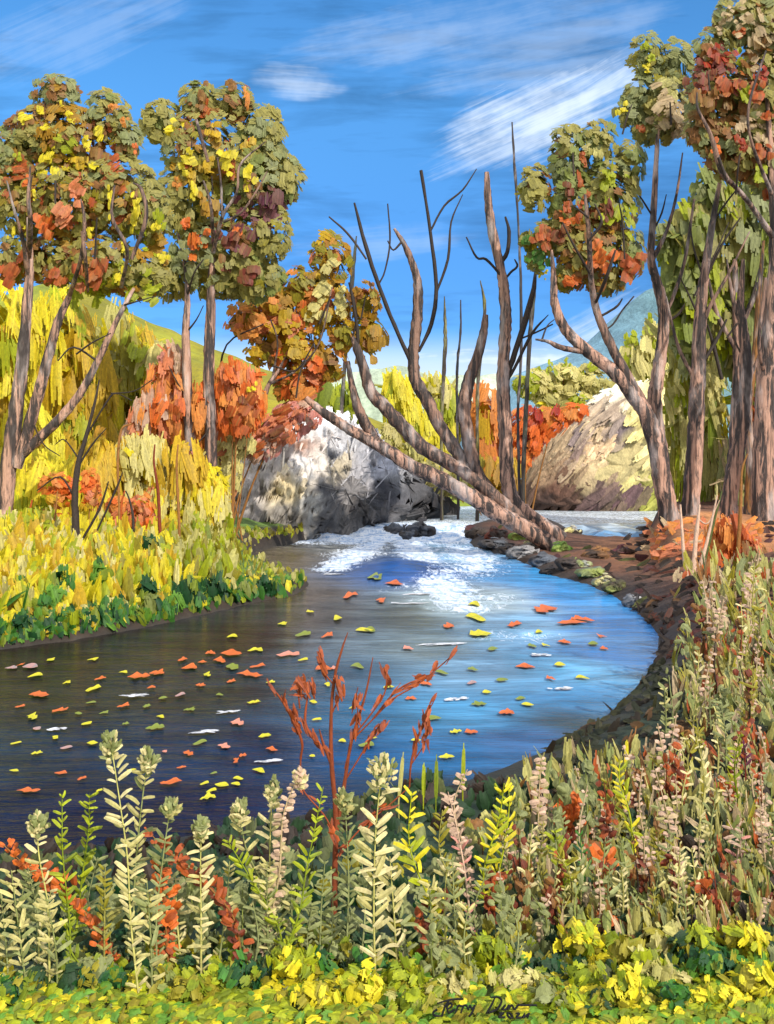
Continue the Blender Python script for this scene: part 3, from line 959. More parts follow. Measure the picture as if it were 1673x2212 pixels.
# ---- the small autumn tree over the boulder
Cb = [(715, 560, 46, 60), (660, 620, 60, 45), (600, 660, 60, 40), (545, 690, 60, 40), (620, 720, 80, 50), (700, 650, 60, 60), (650, 770, 60, 50), (790, 650, 36, 46), (800, 720, 34, 40), (640, 830, 50, 50), (740, 720, 36, 40), (710, 780, 40, 40), (580, 760, 50, 30)]
tree('autumn_tree', 'small orange and ochre leaved tree leaning over the grey boulder', 37.0, (468, 1002),
     stems=[[(466, 1004, 16), (525, 943, 19), (560, 888, 15), (580, 833, 10), (605, 795, 7), (630, 740, 4)]],
     limbs=[[(583, 830, 6), (640, 800, 5, -.5), (690, 740, 4, -.7), (718, 620, 3, -.8)], [(590, 815, 5), (600, 740, 4, -.6), (585, 690, 3, -.7)]],
     twigs=[[(470, 850, 5), (490, 745, 4, -.4), (570, 700, 3, -.6)], [(690, 700, 5, -.9), (715, 640, 4, -.9)], [(755, 610, 5, -.6), (770, 680, 5, -.6), (760, 740, 3, -.4)], [(590, 790, 4, -.6), (640, 800, 4, -.7), (680, 740, 3, -.8)],
            [(640, 860, 4, -.8), (650, 800, 4, -.9), (680, 760, 3, -.9)], [(790, 640, 3, -.5), (780, 690, 4, -.5)]],
     crown=dict(blobs=Cb, back=0.4, pal=[(4, 'ochre'), (3, 'orange2'), (2, 'gold'), (2, 'olive_y'), (1, 'salmon'), (1, 'brown')], size=(56, 42), cover=2.6,
                zones=[(720, 560, 60, [(3, 'olive_y'), (2, 'ochre'), (1, 'olive')]), (640, 810, 60, [(2, 'orange'), (2, 'orange2'), (1, 'salmon')]), (790, 690, 60, [(3, 'ochre'), (1, 'brown'), (1, 'olive_y')])],
                accents=[(700, 620, 60, 44, 'khaki', 30), (680, 660, 50, 36, 'khaki', 20), (735, 650, 50, 34, 'khaki', 40), (620, 690, 60, 50, 'gold', 0), (560, 690, 50, 50, 'orange2', 0), (645, 690, 40, 30, 'orange', 0), (640, 760, 50, 46, 'gold', 20),
                         (680, 790, 50, 40, 'orange', 30), (690, 820, 50, 40, 'rust', 60), (810, 740, 60, 44, 'ochre', 0), (650, 850, 70, 40, 'orange2', 50), (630, 880, 60, 30, 'salmon', 60), (745, 720, 46, 36, 'olive_y', 0)]))

# ---- the leaning clump of bare trunks in the middle
tree('bare_tree', 'leaning clump of bare forked trunks spreading over the rapids', 35.0, (1190, 1178),
     stems=[[(1215, 1192, 36), (1135, 1142, 38), (1042, 1088, 36), (961, 1040, 34), (887, 1005, 30), (832, 970, 27), (784, 944, 24), (736, 915, 22), (697, 889, 19), (661, 860, 12)],
            [(1215, 1165, 36, .6), (1146, 1121, 40, .5), (1110, 1085, 36, .4), (1097, 1040, 32, .4), (1093, 960, 31, .4), (1090, 895, 30, .4), (1087, 831, 28, .4), (1090, 753, 26, .4), (1093, 695, 25, .4), (1090, 637, 24, .4), (1084, 589, 21, .4), (1062, 490, 20, .4), (1055, 430, 17, .4), (1052, 372, 10, .4)]],
     limbs=[[(1135, 1125, 26, .2), (1074, 1076, 30, .2), (1010, 1024, 28, .2), (974, 1002, 30, .2), (913, 966, 32, .2), (864, 915, 31, .2), (832, 879, 29, .2), (800, 844, 26, .2), (787, 799, 22, .2), (771, 753, 17, .2), (762, 728, 10, .2)],
            [(1080, 1080, 22, .3), (1022, 1024, 26, .4), (987, 976, 28, .5), (948, 915, 28, .5), (922, 863, 28, .5), (900, 824, 27, .5), (893, 779, 25, .5), (897, 728, 24, .5), (903, 670, 24, .5), (903, 615, 20, .5), (893, 573, 16, .5), (872, 525, 11, .5), (852, 494, 6, .5)],
            [(1100, 1090, 22, .2), (1077, 1076, 22, .3), (1039, 1034, 24, .3), (1019, 986, 28, .3), (1010, 934, 30, .3), (1003, 879, 29, .3), (1013, 824, 26, .3), (1029, 779, 22, .3), (1045, 718, 18, .3), (1050, 680, 12, .3)],
            [(820, 958, 20), (806, 944, 24, .2), (787, 908, 24, .3), (771, 873, 20, .4), (758, 818, 13, .5), (752, 780, 8, .5)]],
     twigs=[[(892, 790, 10, .5), (852, 702, 9, .3), (820, 620, 9, .2), (790, 530, 9, .1), (766, 438, 4)], [(792, 560, 4, .1), (752, 505, 5), (711, 468, 3)], [(773, 765, 8, .2), (772, 708, 8, .2), (756, 612, 5, .2)],
            [(1096, 810, 12, .4), (1120, 740, 13, .4), (1150, 640, 12, .3), (1158, 580, 5, .3)], [(1098, 620, 8, .4), (1078, 590, 6, .3), (1050, 560, 6, .2), (1030, 556, 5, .2), (1008, 512, 3, .2)],
            [(1078, 575, 9, .4), (1096, 545, 9, .4), (1100, 500, 8, .4), (1092, 468, 4, .4)], [(1086, 610, 5, .4), (1104, 588, 5, .3), (1118, 575, 5, .3), (1112, 560, 3, .3)], [(870, 520, 5, .5), (850, 540, 4, .4), (838, 520, 3, .4)], [(1124, 732, 4, .4), (1165, 715, 4, .3), (1195, 700, 3, .2)],
            [(905, 760, 6, .5), (932, 700, 9, .4), (943, 620, 9, .4), (930, 500, 7, .4), (910, 368, 7, .4)], [(930, 500, 4, .4), (960, 445, 5, .4), (1000, 410, 4, .3), (1030, 365, 2, .3)], [(940, 640, 5, .4), (968, 560, 6, .3), (975, 480, 4, .3), (1000, 420, 2, .3)],
            [(1092, 830, 7, .4), (1112, 795, 7, .3), (1150, 720, 6, .2), (1185, 680, 2, .2)], [(818, 615, 4, .2), (832, 585, 4, .2), (843, 520, 4, .2), (838, 440, 3, .2)]], twigc='dark')


def bare_sapling(label, d, pl, colr):
    b = P(pl[0][0], pl[0][1], d)
    b[2] = float(terrain(b[0], b[1])) - 0.1
    root = empty('bare_sapling', b, label, 'sapling', 'thin bare saplings behind the leaning trunks')
    mb = MB()
    pts = pxpath([(q_[0] + random.uniform(-3, 3), q_[1], q_[2] * 0.55) for q_ in pl], d)
    tube(mb, [[b[0], b[1], b[2], pts[0][3]]] + pts, 0.6 * K[colr] + 0.4 * K['slate'], 7, 6, 0.25)
    mb.build('trunk', M_BARK, root)
    return root


bare_sapling('tall thin bare sapling whose tip stands highest over the rapids', 50.0, [(1126, 1060, 12), (1122, 900, 11), (1128, 760, 12), (1124, 600, 11), (1120, 470, 9), (1114, 370, 11), (1106, 264, 6)], 'dark')
bare_sapling('pale green bare sapling left of the tallest forked trunk', 52.0, [(955, 1060, 12), (956, 900, 13), (960, 760, 16), (961, 700, 13), (962, 640, 4)], 'olive')
bare_sapling('grey bare sapling between the upright forked trunks', 53.0, [(990, 1060, 11), (988, 900, 10), (986, 790, 11), (994, 720, 9), (997, 648, 4)], 'slate')
bare_sapling('olive tipped bare sapling rising close behind the curved trunk', 51.0, [(1030, 1050, 14), (1034, 860, 14), (1042, 740, 17), (1046, 660, 14), (1040, 606, 4)], 'olive_y')
bare_sapling('greenish bare sapling right of the tallest upright trunk', 48.0, [(1130, 1060, 18), (1140, 880, 17), (1143, 740, 18), (1152, 640, 15), (1160, 560, 5)], 'olive_dk')
bare_sapling('grey green bare sapling left of the first leaning trunk', 50.0, [(738, 1000, 14), (740, 880, 14), (752, 700, 16), (765, 560, 14), (770, 510, 5)], 'olive_dk')

# ---- the right hand trees
R1b = [(1158, 405, 36, 48), (1230, 335, 46, 68), (1292, 305, 46, 46), (1362, 355, 32, 56), (1240, 440, 54, 74), (1320, 430, 66, 86), (1200, 510, 46, 44), (1280, 545, 84, 66), (1362, 545, 36, 56), (1232, 602, 34, 26), (1312, 606, 46, 30), (1160, 560, 20, 26), (1138, 517, 16, 20)]
tree('autumn_tree', 'tree with forked trunk and round olive and orange crown beside the white pool', 31.0, (1446, 1122),
     stems=[[(1448, 1125, 44), (1430, 1035, 40), (1419, 964, 38), (1398, 900, 35), (1370, 857, 32), (1327, 804, 29), (1263, 754, 26), (1220, 708, 22), (1199, 655, 19), (1196, 594, 12), (1192, 540, 5)]],
     limbs=[[(1390, 872, 24), (1341, 786, 22), (1306, 715, 20), (1288, 665, 17), (1277, 601, 13, -.5), (1272, 500, 11, -1.2), (1264, 420, 6, -1.4)], [(1268, 762, 12), (1213, 751, 12, -.2), (1185, 738, 8, -.3), (1157, 733, 4, -.3)]],
     twigs=[[(1275, 590, 6, -.8), (1240, 530, 5, -1.4), (1215, 480, 3, -1.5)], [(1285, 660, 6), (1310, 600, 8, -1.2), (1330, 540, 4, -1.5)], [(1272, 520, 5, -1.3), (1300, 480, 6, -1.6), (1285, 440, 3, -1.6)], [(1272, 470, 5, -1.4), (1240, 445, 4, -1.6)],
            [(1170, 738, 5, -.3), (1182, 705, 3, -.3), (1198, 690, 2, -.3)], [(1350, 560, 4, -1.2), (1345, 480, 4, -1.3), (1338, 440, 3, -1.3)], [(1294, 685, 6), (1318, 672, 5, -.1), (1335, 660, 5, -.2), (1345, 645, 3, -.2)], [(1305, 715, 4), (1325, 700, 4), (1345, 670, 4), (1370, 640, 3)],
            [(1240, 380, 4, -1.4), (1238, 330, 3, -1.4)]],
     crown=dict(blobs=R1b, back=0.5, pal=[(5, 'olive'), (2, 'sage'), (2, 'moss'), (1, 'brown'), (1, 'olive_y')], size=(50, 38), cover=3.3,
                zones=[(1270, 480, 60, [(2, 'brown'), (2, 'olive'), (1, 'rust')]), (1280, 560, 70, [(3, 'brown'), (2, 'olive'), (1, 'ochre')]), (1345, 420, 40, [(2, 'lime'), (2, 'olive')]), (1240, 340, 60, [(2, 'moss'), (2, 'sage')])],
                accents=[(1180, 500, 46, 44, 'rust', 0), (1205, 510, 40, 40, 'brick', 20), (1225, 480, 26, 20, 'orange', 70), (1235, 415, 34, 22, 'brick', 0), (1252, 380, 50, 16, 'rust', 5), (1262, 345, 26, 16, 'rust'), (1225, 450, 30, 22, 'rust', 0),
                         (1300, 555, 56, 46, 'orange', 50), (1360, 570, 60, 54, 'rust', 10), (1240, 605, 44, 40, 'orange', -30), (1320, 455, 50, 18, 'dkred', -10), (1265, 420, 36, 22, 'rust', 10), (1320, 385, 44, 30, 'lime', 20), (1320, 470, 60, 34, 'lime', 30),
                         (1360, 470, 60, 18, 'lime', -15), (1265, 320, 24, 14, 'cream2', 60), (1290, 330, 36, 24, 'khaki2', 10), (1158, 410, 60, 50, 'olive', -10), (1165, 560, 44, 30, 'green', 20), (1172, 590, 14, 12, 'yellow'), (1155, 532, 14, 12, 'yellow'), (1138, 518, 30, 26, 'green')]))
R2b = [(1400, 120, 38, 50), (1462, 135, 40, 54), (1392, 205, 46, 56), (1450, 230, 56, 66), (1366, 240, 34, 40), (1420, 280, 50, 34)]
tree('autumn_tree', 'slim tree with curved trunk and small grey green crown, second of the right trees', 34.0, (1452, 1110),
     stems=[[(1452, 1112, 30), (1432, 1000, 30), (1416, 875, 30), (1419, 822, 29), (1430, 751, 27), (1434, 672, 25), (1419, 608, 21), (1407, 560, 17), (1411, 480, 15), (1418, 350, 11), (1425, 235, 6)]],
     limbs=[[(1410, 560, 12), (1440, 500, 8), (1462, 420, 6), (1475, 330, 3)], [(1436, 680, 9), (1455, 640, 8), (1480, 560, 8), (1500, 430, 5)]],
     twigs=[[(1345, 290, 4, -.7), (1356, 250, 4, -.8), (1366, 225, 2, -.8)], [(1450, 270, 6, -1), (1448, 220, 3, -1.2)], [(1412, 470, 4), (1380, 420, 4, -.2), (1340, 370, 2, -.3)], [(1432, 700, 5), (1465, 680, 6, -.2), (1480, 655, 2, -.3)], [(1412, 500, 3), (1430, 460, 4), (1440, 420, 2)]],
     crown=dict(blobs=R2b, back=0.4, pal=[(5, 'sage'), (3, 'olive'), (2, 'grey_green')], size=(42, 34), cover=3.4,
                zones=[(1450, 230, 50, [(2, 'tan'), (2, 'olive'), (1, 'khaki2')]), (1400, 130, 40, [(3, 'sage'), (1, 'olive_y')])],
                accents=[(1398, 98, 26, 22, 'lime'), (1410, 125, 24, 14, 'lime', 40), (1398, 145, 20, 16, 'yellow'), (1350, 238, 26, 20, 'yellow'), (1440, 215, 60, 34, 'tan', 50), (1470, 255, 54, 44, 'tan', -20), (1445, 190, 40, 30, 'khaki2', 60), (1475, 280, 30, 24, 'tan', 60), (1390, 280, 24, 16, 'rust')]))
R3b = [(1600, 40, 60, 56), (1665, 60, 60, 80), (1545, 105, 46, 46), (1560, 200, 76, 86), (1650, 200, 76, 96), (1515, 270, 36, 50), (1600, 320, 76, 70), (1670, 340, 60, 90), (1548, 300, 50, 50), (1715, 200, 60, 150), (1700, -30, 80, 60)]
tree('autumn_tree', 'tallest tree at the right edge with brown, tan and red flecked crown', 29.0, (1648, 1140),
     stems=[[(1650, 1150, 54), (1652, 999, 50), (1656, 857, 46), (1663, 750, 42), (1672, 644, 37), (1678, 500, 29), (1668, 380, 19), (1660, 250, 11), (1655, 140, 4)]],
     limbs=[[(1676, 520, 14), (1620, 440, 11, -.6), (1585, 400, 10, -1.2), (1560, 370, 14, -1.5), (1535, 290, 9, -1.7), (1508, 235, 6, -1.7), (1506, 200, 3, -1.7)], [(1668, 420, 10, -.8), (1622, 300, 6, -1.7), (1620, 220, 6, -1.8), (1655, 110, 4, -1.7)],
            [(1655, 820, 10), (1640, 740, 8, -.5), (1655, 600, 8, -.7)]],
     twigs=[[(1566, 380, 6, -1.6), (1552, 340, 6, -1.8)], [(1534, 195, 4, -1.9), (1530, 160, 3, -1.9)], [(1590, 420, 5, -1.2), (1595, 360, 4, -1.6), (1600, 330, 2, -1.6)]],
     crown=dict(blobs=R3b, back=0.6, pal=[(4, 'olive'), (3, 'sage'), (2, 'brown'), (1, 'tan'), (1, 'grey_green')], size=(48, 36), cover=3.6,
                zones=[(1560, 170, 70, [(3, 'dkred'), (2, 'brown'), (1, 'rust'), (1, 'olive')]), (1560, 250, 50, [(3, 'brown'), (1, 'olive')]), (1640, 120, 50, [(2, 'brown'), (2, 'tan'), (2, 'olive')]), (1600, 40, 60, [(2, 'sage'), (2, 'olive'), (1, 'tan')]), (1600, 360, 60, [(2, 'brown'), (2, 'olive')])],
                accents=[(1540, 115, 44, 34, 'red', 10), (1570, 130, 44, 30, 'red', -10), (1560, 180, 50, 36, 'rust', 30), (1520, 170, 40, 34, 'dkred', 0), (1530, 225, 60, 44, 'brown', 0), (1650, 170, 30, 26, 'red', 40), (1640, 205, 44, 36, 'rust', 20),
                         (1605, 135, 36, 24, 'lime', 30), (1608, 200, 60, 22, 'lime', -10), (1610, 40, 40, 26, 'tan', 50), (1640, 90, 60, 34, 'tan', 0), (1575, 30, 26, 20, 'tan', 40), (1555, 60, 30, 18, 'tan', 60), (1600, 70, 30, 20, 'rust', 50), (1645, 330, 40, 30, 'rust', 0),
                         (1660, 250, 30, 30, 'rust'), (1605, 310, 36, 22, 'red', 0), (1550, 320, 30, 18, 'orange', 0), (1640, 380, 50, 26, 'lime', 10), (1655, 420, 40, 26, 'rust', 0)]))
R4b = [(1560, 450, 56, 70), (1645, 460, 60, 90), (1505, 520, 46, 80), (1600, 560, 86, 80), (1470, 560, 32, 66), (1530, 610, 60, 50), (1680, 560, 60, 90), (1450, 520, 20, 30), (1640, 650, 60, 60), (1530, 430, 30, 60), (1560, 700, 80, 60), (1480, 640, 40, 60), (1610, 760, 60, 60), (1500, 740, 40, 60)]
tree('green_tree', 'broad plain green tree filling the gap behind the right trunks', 40.0, (1560, 1075),
     stems=[[(1572, 1080, 28), (1584, 999, 27), (1592, 893, 27), (1597, 804, 26), (1594, 715, 23), (1590, 644, 17), (1588, 560, 9)]],
     limbs=[[(1594, 760, 12), (1550, 680, 10), (1530, 600, 6)], [(1594, 720, 10), (1630, 640, 9), (1650, 540, 5)]],
     twigs=[[(1530, 590, 6, -1.4), (1565, 520, 5, -1.6), (1600, 470, 3, -1.6)], [(1500, 640, 4, -1.2), (1540, 560, 4, -1.5), (1575, 480, 2, -1.5)], [(1600, 690, 5, -1), (1570, 730, 4, -1)]],
     crown=dict(blobs=R4b, back=0.9, pal=[(6, 'moss'), (3, 'sage'), (3, 'olive'), (2, 'lime'), (1, 'limedk')], size=(70, 46), cover=3.2, orient='up',
                zones=[(1590, 430, 30, [(1, 'lime'), (1, 'limedk')])],
                accents=[(1578, 430, 90, 26, 'lime', -6), (1655, 540, 90, 24, 'limedk', 6), (1640, 400, 46, 24, 'lime', 10), (1490, 600, 80, 44, 'moss', 5), (1520, 520, 90, 40, 'moss', -5), (1550, 640, 110, 26, 'lime', 0), (1600, 680, 110, 24, 'lime', 3), (1640, 620, 110, 24, 'lime', -3)]))
tree('slender_tree', 'straight slender tree, third of the right trunks, dark on one side', 32.0, (1490, 1108),
     stems=[[(1490, 1112, 38), (1500, 999, 37), (1505, 893, 35), (1509, 786, 32), (1514, 679, 26), (1520, 608, 21), (1538, 490, 14), (1556, 390, 8)]],
     limbs=[[(1512, 720, 10), (1535, 660, 9, -.2), (1575, 590, 6, -.3), (1620, 500, 3, -.3)], [(1507, 830, 9), (1470, 760, 8), (1450, 690, 6), (1440, 640, 2)]],
     twigs=[[(1512, 690, 5), (1490, 640, 4), (1470, 600, 2)], [(1520, 600, 5), (1500, 540, 4), (1490, 480, 2)], [(1540, 480, 4), (1575, 430, 4), (1600, 400, 2)], [(1508, 800, 6), (1545, 740, 8, .3), (1570, 690, 4, .4)], [(1560, 820, 8, .5), (1540, 740, 8, .5), (1528, 700, 3, .4)]])
tree('slender_tree', 'pale sided slender tree between the third right trunk and the edge tree', 30.0, (1575, 1082),
     stems=[[(1576, 1088, 34), (1590, 999, 33), (1606, 893, 30), (1612, 804, 27), (1606, 715, 22), (1600, 660, 17), (1606, 560, 8)]],
     limbs=[[(1612, 830, 9), (1640, 770, 8), (1656, 700, 4)], [(1606, 720, 9), (1585, 650, 8), (1570, 560, 4)]],
     twigs=[[(1604, 690, 5), (1625, 640, 4), (1640, 580, 2)], [(1610, 780, 5), (1590, 740, 4), (1580, 700, 2)]])
tree('slender_tree', 'dark leaning pole of a tree close beside the edge tree', 33.0, (1650, 1100),
     stems=[[(1618, 1080, 20), (1622, 980, 20), (1616, 880, 18), (1632, 770, 16), (1640, 640, 12), (1650, 520, 6)]], barkc='brown')


# ------------------------------------------------------------------ bushes
def bush(name, label, d, base, blobs, pal, cat='bush', group=None, stems=3, stemc='brown', accents_=(), depthf=0.8, **kw):
    b = P(base[0], base[1], d)
    b[2] = float(terrain(b[0], b[1])) - 0.03
    root = empty(name, b, label, cat, group)
    mb = MB()
    cs, rs = blob_geo(blobs, d, depthf)
    for k in range(stems):
        mb_s = MB()
        i = k % len(blobs)
        top = cs[i] + rng.normal(size=3) * rs[i] * 0.25
        bb = np.array([b[0] + rng.normal() * 0.12 * rs[0][0], b[1] + rng.normal() * 0.1, b[2] - 0.1])
        bb[2] = float(terrain(bb[0], bb[1])) - 0.1
        mid = 0.5 * (bb + top) + rng.normal(size=3) * 0.08 * rs[i]
        w = max(0.02, 0.05 * rs[i][0])
        tube(mb_s, [[*bb, w], [*mid, w * 0.8], [*top, w * 0.4]], K[stemc], 6, 4)
        mb_s.build('stem', M_TWIG, root)
    foliage(mb, blobs, d, pal, depthf=depthf, **kw)
    accents(mb, blobs, d, depthf, accents_)
    mb.build('foliage', M_LEAF, root)
    return root


YG = 'yellow and orange thicket bushes on the left slope'
yl = [(5, 'yellow'), (2, 'gold'), (1, 'lime'), (2, 'lemon')]
yo = [(2, 'olive_y'), (4, 'gold'), (1, 'lime'), (3, 'yellow')]
bush('yellow_bush', 'tallest bright yellow bush at the left edge behind the forked tree', 36, (20, 1150), [(20, 720, 70, 110), (10, 880, 70, 130), (60, 1000, 80, 130), (-60, 900, 80, 240)], yl, group=YG, orient='up', size=(110, 26), cover=3.0, stems=4)
bush('yellow_bush', 'olive yellow bush showing between the leaning left trunks', 40, (170, 1100), [(130, 740, 70, 100), (160, 850, 90, 130), (170, 980, 90, 120)], yo, group=YG, orient='up', size=(110, 26), cover=3.0, stems=4)
bush('yellow_bush', 'wide olive gold bush behind the dark thin sapling', 44, (270, 1080), [(250, 770, 70, 90), (300, 790, 60, 90), (270, 900, 90, 130), (240, 990, 90, 100), (370, 900, 60, 100)], yo + [(2, 'olive_y'), (2, 'khaki2')], group=YG, orient='up', size=(110, 28), cover=2.9, stems=4,
     accents_=[(330, 770, 110, 30, 'khaki', 12), (290, 760, 90, 26, 'lime', 8), (360, 790, 70, 26, 'khaki2', 10), (230, 870, 120, 36, 'ochre', 22)])
bush('yellow_bush', 'lemon yellow bush low on the slope left of the orange shrub', 31, (120, 1230), [(60, 1120, 70, 110), (140, 1120, 80, 120), (210, 1080, 60, 130), (110, 1190, 110, 60)], yl + [(1, 'lemon')], group=YG, orient='up', size=(90, 24), cover=3.0, stems=3)
bush('yellow_bush', 'golden bush low on the slope under the orange shrubs', 32, (300, 1200), [(270, 1060, 70, 100), (350, 1060, 70, 90), (320, 1150, 90, 70), (230, 1160, 60, 80)], [(3, 'yellow'), (2, 'gold'), (2, 'khaki'), (1, 'salmon')], group=YG, orient='up', size=(80, 24), cover=3.0, stems=3,
     accents_=[(215, 935, 50, 30, 'ochre', 0)])
bush('yellow_bush', 'bright yellow rounded bush standing left of the grey boulder', 33, (455, 1130), [(445, 1050, 46, 50), (450, 1110, 36, 50)], [(4, 'yellow'), (1, 'lemon'), (1, 'gold')], group=YG, size=(44, 30), cover=3.2, stems=2)
bush('pale_bush', 'pale straw coloured bush against the left face of the boulder', 35, (530, 1150), [(490, 1010, 36, 70), (466, 1090, 34, 60), (515, 955, 34, 36)], [(3, 'khaki'), (2, 'cream2'), (1, 'yellow'), (1, 'salmon')], group=YG, orient='slant', size=(56, 30), cover=2.8, stems=2)
bush('orange_bush', 'pointed orange bush like a flame left of the twin trunks', 33.8, (355, 1000), [(370, 785, 26, 36), (358, 840, 44, 56), (340, 900, 62, 54), (388, 880, 34, 80), (305, 935, 36, 34)], [(1, 'orange'), (4, 'orange2'), (5, 'salmon'), (2, 'peach')], group=YG, orient='up', size=(60, 28), cover=3.2, stems=3,
     accents_=[(350, 770, 30, 14, 'pink', 10), (385, 790, 60, 16, 'peach', -5), (350, 880, 50, 24, 'orange', 20), (380, 890, 46, 20, 'rust', 0), (290, 925, 50, 16, 'salmon', 30)])
bush('orange_bush', 'round orange bush right of the twin trunks with brown leaves', 33.6, (505, 985), [(500, 830, 40, 50), (540, 830, 24, 40), (510, 890, 56, 50), (440, 900, 26, 70), (550, 860, 28, 40)], [(4, 'orange2'), (3, 'orange'), (2, 'salmon')], group=YG, orient='up', size=(54, 26), cover=3.2, stems=3,
     accents_=[(530, 880, 60, 36, 'rust', 20), (540, 870, 40, 24, 'brick', 10), (500, 810, 60, 26, 'orange', -10), (545, 840, 20, 14, 'yellow')])
bush('pink_bush', 'pink and rust low bush along the top of the boulder', 36, (505, 985), [(600, 925, 60, 36), (560, 960, 50, 36), (660, 900, 36, 34), (480, 950, 40, 34), (630, 890, 40, 24)], [(4, 'pink'), (3, 'salmon'), (2, 'peach')], group=YG, orient='slant', size=(46, 24), cover=3.0, stems=2,
     accents_=[(600, 930, 60, 24, 'brick', 60), (560, 965, 40, 20, 'rust', 60), (610, 890, 70, 30, 'rust', 62), (435, 1000, 60, 14, 'pink', 15), (480, 940, 50, 22, 'pink', 25)])
bush('yellow_bush', 'long golden yellow bush along the foot of the flame shaped bush', 31.5, (380, 1180), [(300, 1010, 70, 60), (390, 1020, 60, 60), (440, 1100, 60, 60), (360, 1120, 90, 70), (250, 1050, 60, 60)], [(4, 'yellow'), (3, 'gold'), (2, 'khaki')], group=YG, orient='up', size=(90, 26), cover=3.0, stems=3)
bush('yellow_bush', 'bright yellow bush wrapped round the foot of the forked tree', 29, (60, 1240), [(70, 1080, 60, 110), (20, 1160, 60, 80), (130, 1180, 80, 60)], yl, group=YG, orient='up', size=(90, 26), cover=3.0, stems=3)
bush('straw_bush', 'lime and straw bush above the tip of the left bank', 29, (440, 1230), [(420, 1195, 64, 40), (350, 1210, 60, 40)], [(3, 'khaki'), (2, 'lime'), (2, 'yellow'), (1, 'olive_y')], group=YG, orient='slant', size=(70, 34), cover=2.8, stems=2)
bush('red_leaf_bush', 'salmon leaved bush behind the base of the twin trunks', 39, (420, 1010), [(430, 960, 36, 46), (410, 1010, 30, 40)], [(3, 'salmon'), (2, 'pink'), (1, 'gold')], group=YG, orient='up', size=(56, 22), cover=2.8, stems=2)
OL = 'orange leaf sprays among the left saplings'
for (x, y, rx, ry, lab) in [(125, 1045, 40, 26, 'orange leafed shrub left of the dark sapling, largest of the sprays'), (195, 1050, 20, 40, 'narrow orange spray shrub touching the dark sapling stem'), (255, 1095, 26, 24, 'small orange shrub right of the dark sapling at mid height'),
                            (305, 1110, 32, 46, 'orange shrub furthest from the dark sapling under the yellow bushes'), (135, 1140, 28, 34, 'rust orange shrub lowest among the left saplings')]:
    bush('orange_shrub', lab, 27.5, (x, 1230), [(x, y, rx, ry), (x + 6, y + 30, rx * 0.8, ry * 0.8)], [(4, 'orange2'), (3, 'orange'), (1, 'salmon'), (1, 'gold')], cat='shrub', group=OL, size=(40, 26), cover=2.0, stems=2)

MIDG = 'autumn bushes across the river behind the leaning trunks'
bush('yellow_bush', 'lemon yellow bush right of the ochre tree, behind the first leaning trunks', 60, (870, 1060), [(860, 870, 34, 60), (890, 910, 34, 60), (920, 960, 34, 60)], [(5, 'lemon'), (3, 'yellow'), (1, 'lime')], group=MIDG, orient='up', size=(70, 26), cover=3.2, stems=2)
bush('yellow_bush', 'straw yellow bush between the two tallest forked trunks', 62, (970, 1060), [(960, 870, 30, 60), (980, 900, 26, 60), (950, 980, 40, 70), (935, 850, 16, 40)], [(4, 'khaki'), (3, 'lemon'), (1, 'lime')], group=MIDG, orient='up', size=(70, 26), cover=3.2, stems=2)
bush('orange_bush', 'orange dome shaped bush between the curved and tallest trunks', 61, (1050, 1060), [(1055, 900, 42, 70), (1060, 970, 44, 70)], [(6, 'orange2'), (2, 'salmon'), (1, 'gold')], group=MIDG, orient='up', size=(80, 30), cover=3.2, stems=2)
bush('orange_bush', 'red orange bush at the foot of the sandy cliff', 60, (1140, 1050), [(1140, 930, 44, 60), (1190, 910, 40, 36), (1120, 980, 30, 50), (1240, 890, 34, 18)], [(5, 'orange'), (1, 'red'), (4, 'orange2')], group=MIDG, size=(56, 30), cover=3.2, stems=2, orient='slant')
bush('ochre_bush', 'ochre bush low behind the foot of the tallest trunk', 58, (1060, 1080), [(1065, 1030, 46, 40), (1010, 1040, 30, 40), (1110, 1040, 24, 40)], [(3, 'ochre'), (2, 'gold'), (1, 'olive_y')], group=MIDG, orient='up', size=(50, 24), cover=3.0, stems=2)
bush('khaki_bush', 'wide pale khaki bush on top of the sandy cliff', 75, (1220, 1000), [(1160, 830, 50, 34), (1220, 825, 56, 40), (1285, 820, 46, 36), (1220, 865, 70, 24)], [(5, 'khaki'), (2, 'khaki2'), (1, 'lime')], group=MIDG, size=(44, 30), cover=3.4, stems=3,
     accents_=[(1165, 800, 24, 12, 'lime', -20), (1190, 795, 30, 12, 'lime', 10), (1220, 790, 30, 12, 'lime', 30), (1280, 795, 30, 14, 'lime', 50), (1180, 880, 50, 16, 'yellow', 70)])
bush('khaki_bush', 'round khaki bush with lime tips left of the curved slim trunk', 78, (1390, 1000), [(1385, 775, 36, 50), (1410, 730, 20, 30), (1400, 800, 50, 50)], [(4, 'khaki'), (2, 'khaki2'), (1, 'lime')], group=MIDG, size=(48, 30), cover=3.2, stems=2, orient='up',
     accents_=[(1370, 730, 40, 20, 'lime', 0), (1405, 710, 40, 16, 'lime', 0)])
bush('lime_bush', 'lime green bush behind the small autumn tree', 64, (720, 1010), [(710, 870, 40, 50), (740, 890, 40, 50), (700, 930, 60, 50)], [(5, 'lime'), (2, 'limedk')], group=MIDG, orient='up', size=(80, 28), cover=3.2, stems=2)
bush('straw_bush', 'pale straw bush sloping behind the lowest leaning trunk', 55, (860, 1075), [(830, 950, 40, 36), (870, 990, 50, 36), (930, 1030, 50, 36), (850, 1030, 60, 40), (990, 1050, 40, 26)], [(4, 'khaki2'), (2, 'cream2'), (1, 'olive_y')], group=MIDG, orient='slant', size=(50, 24), cover=3.2, stems=2)

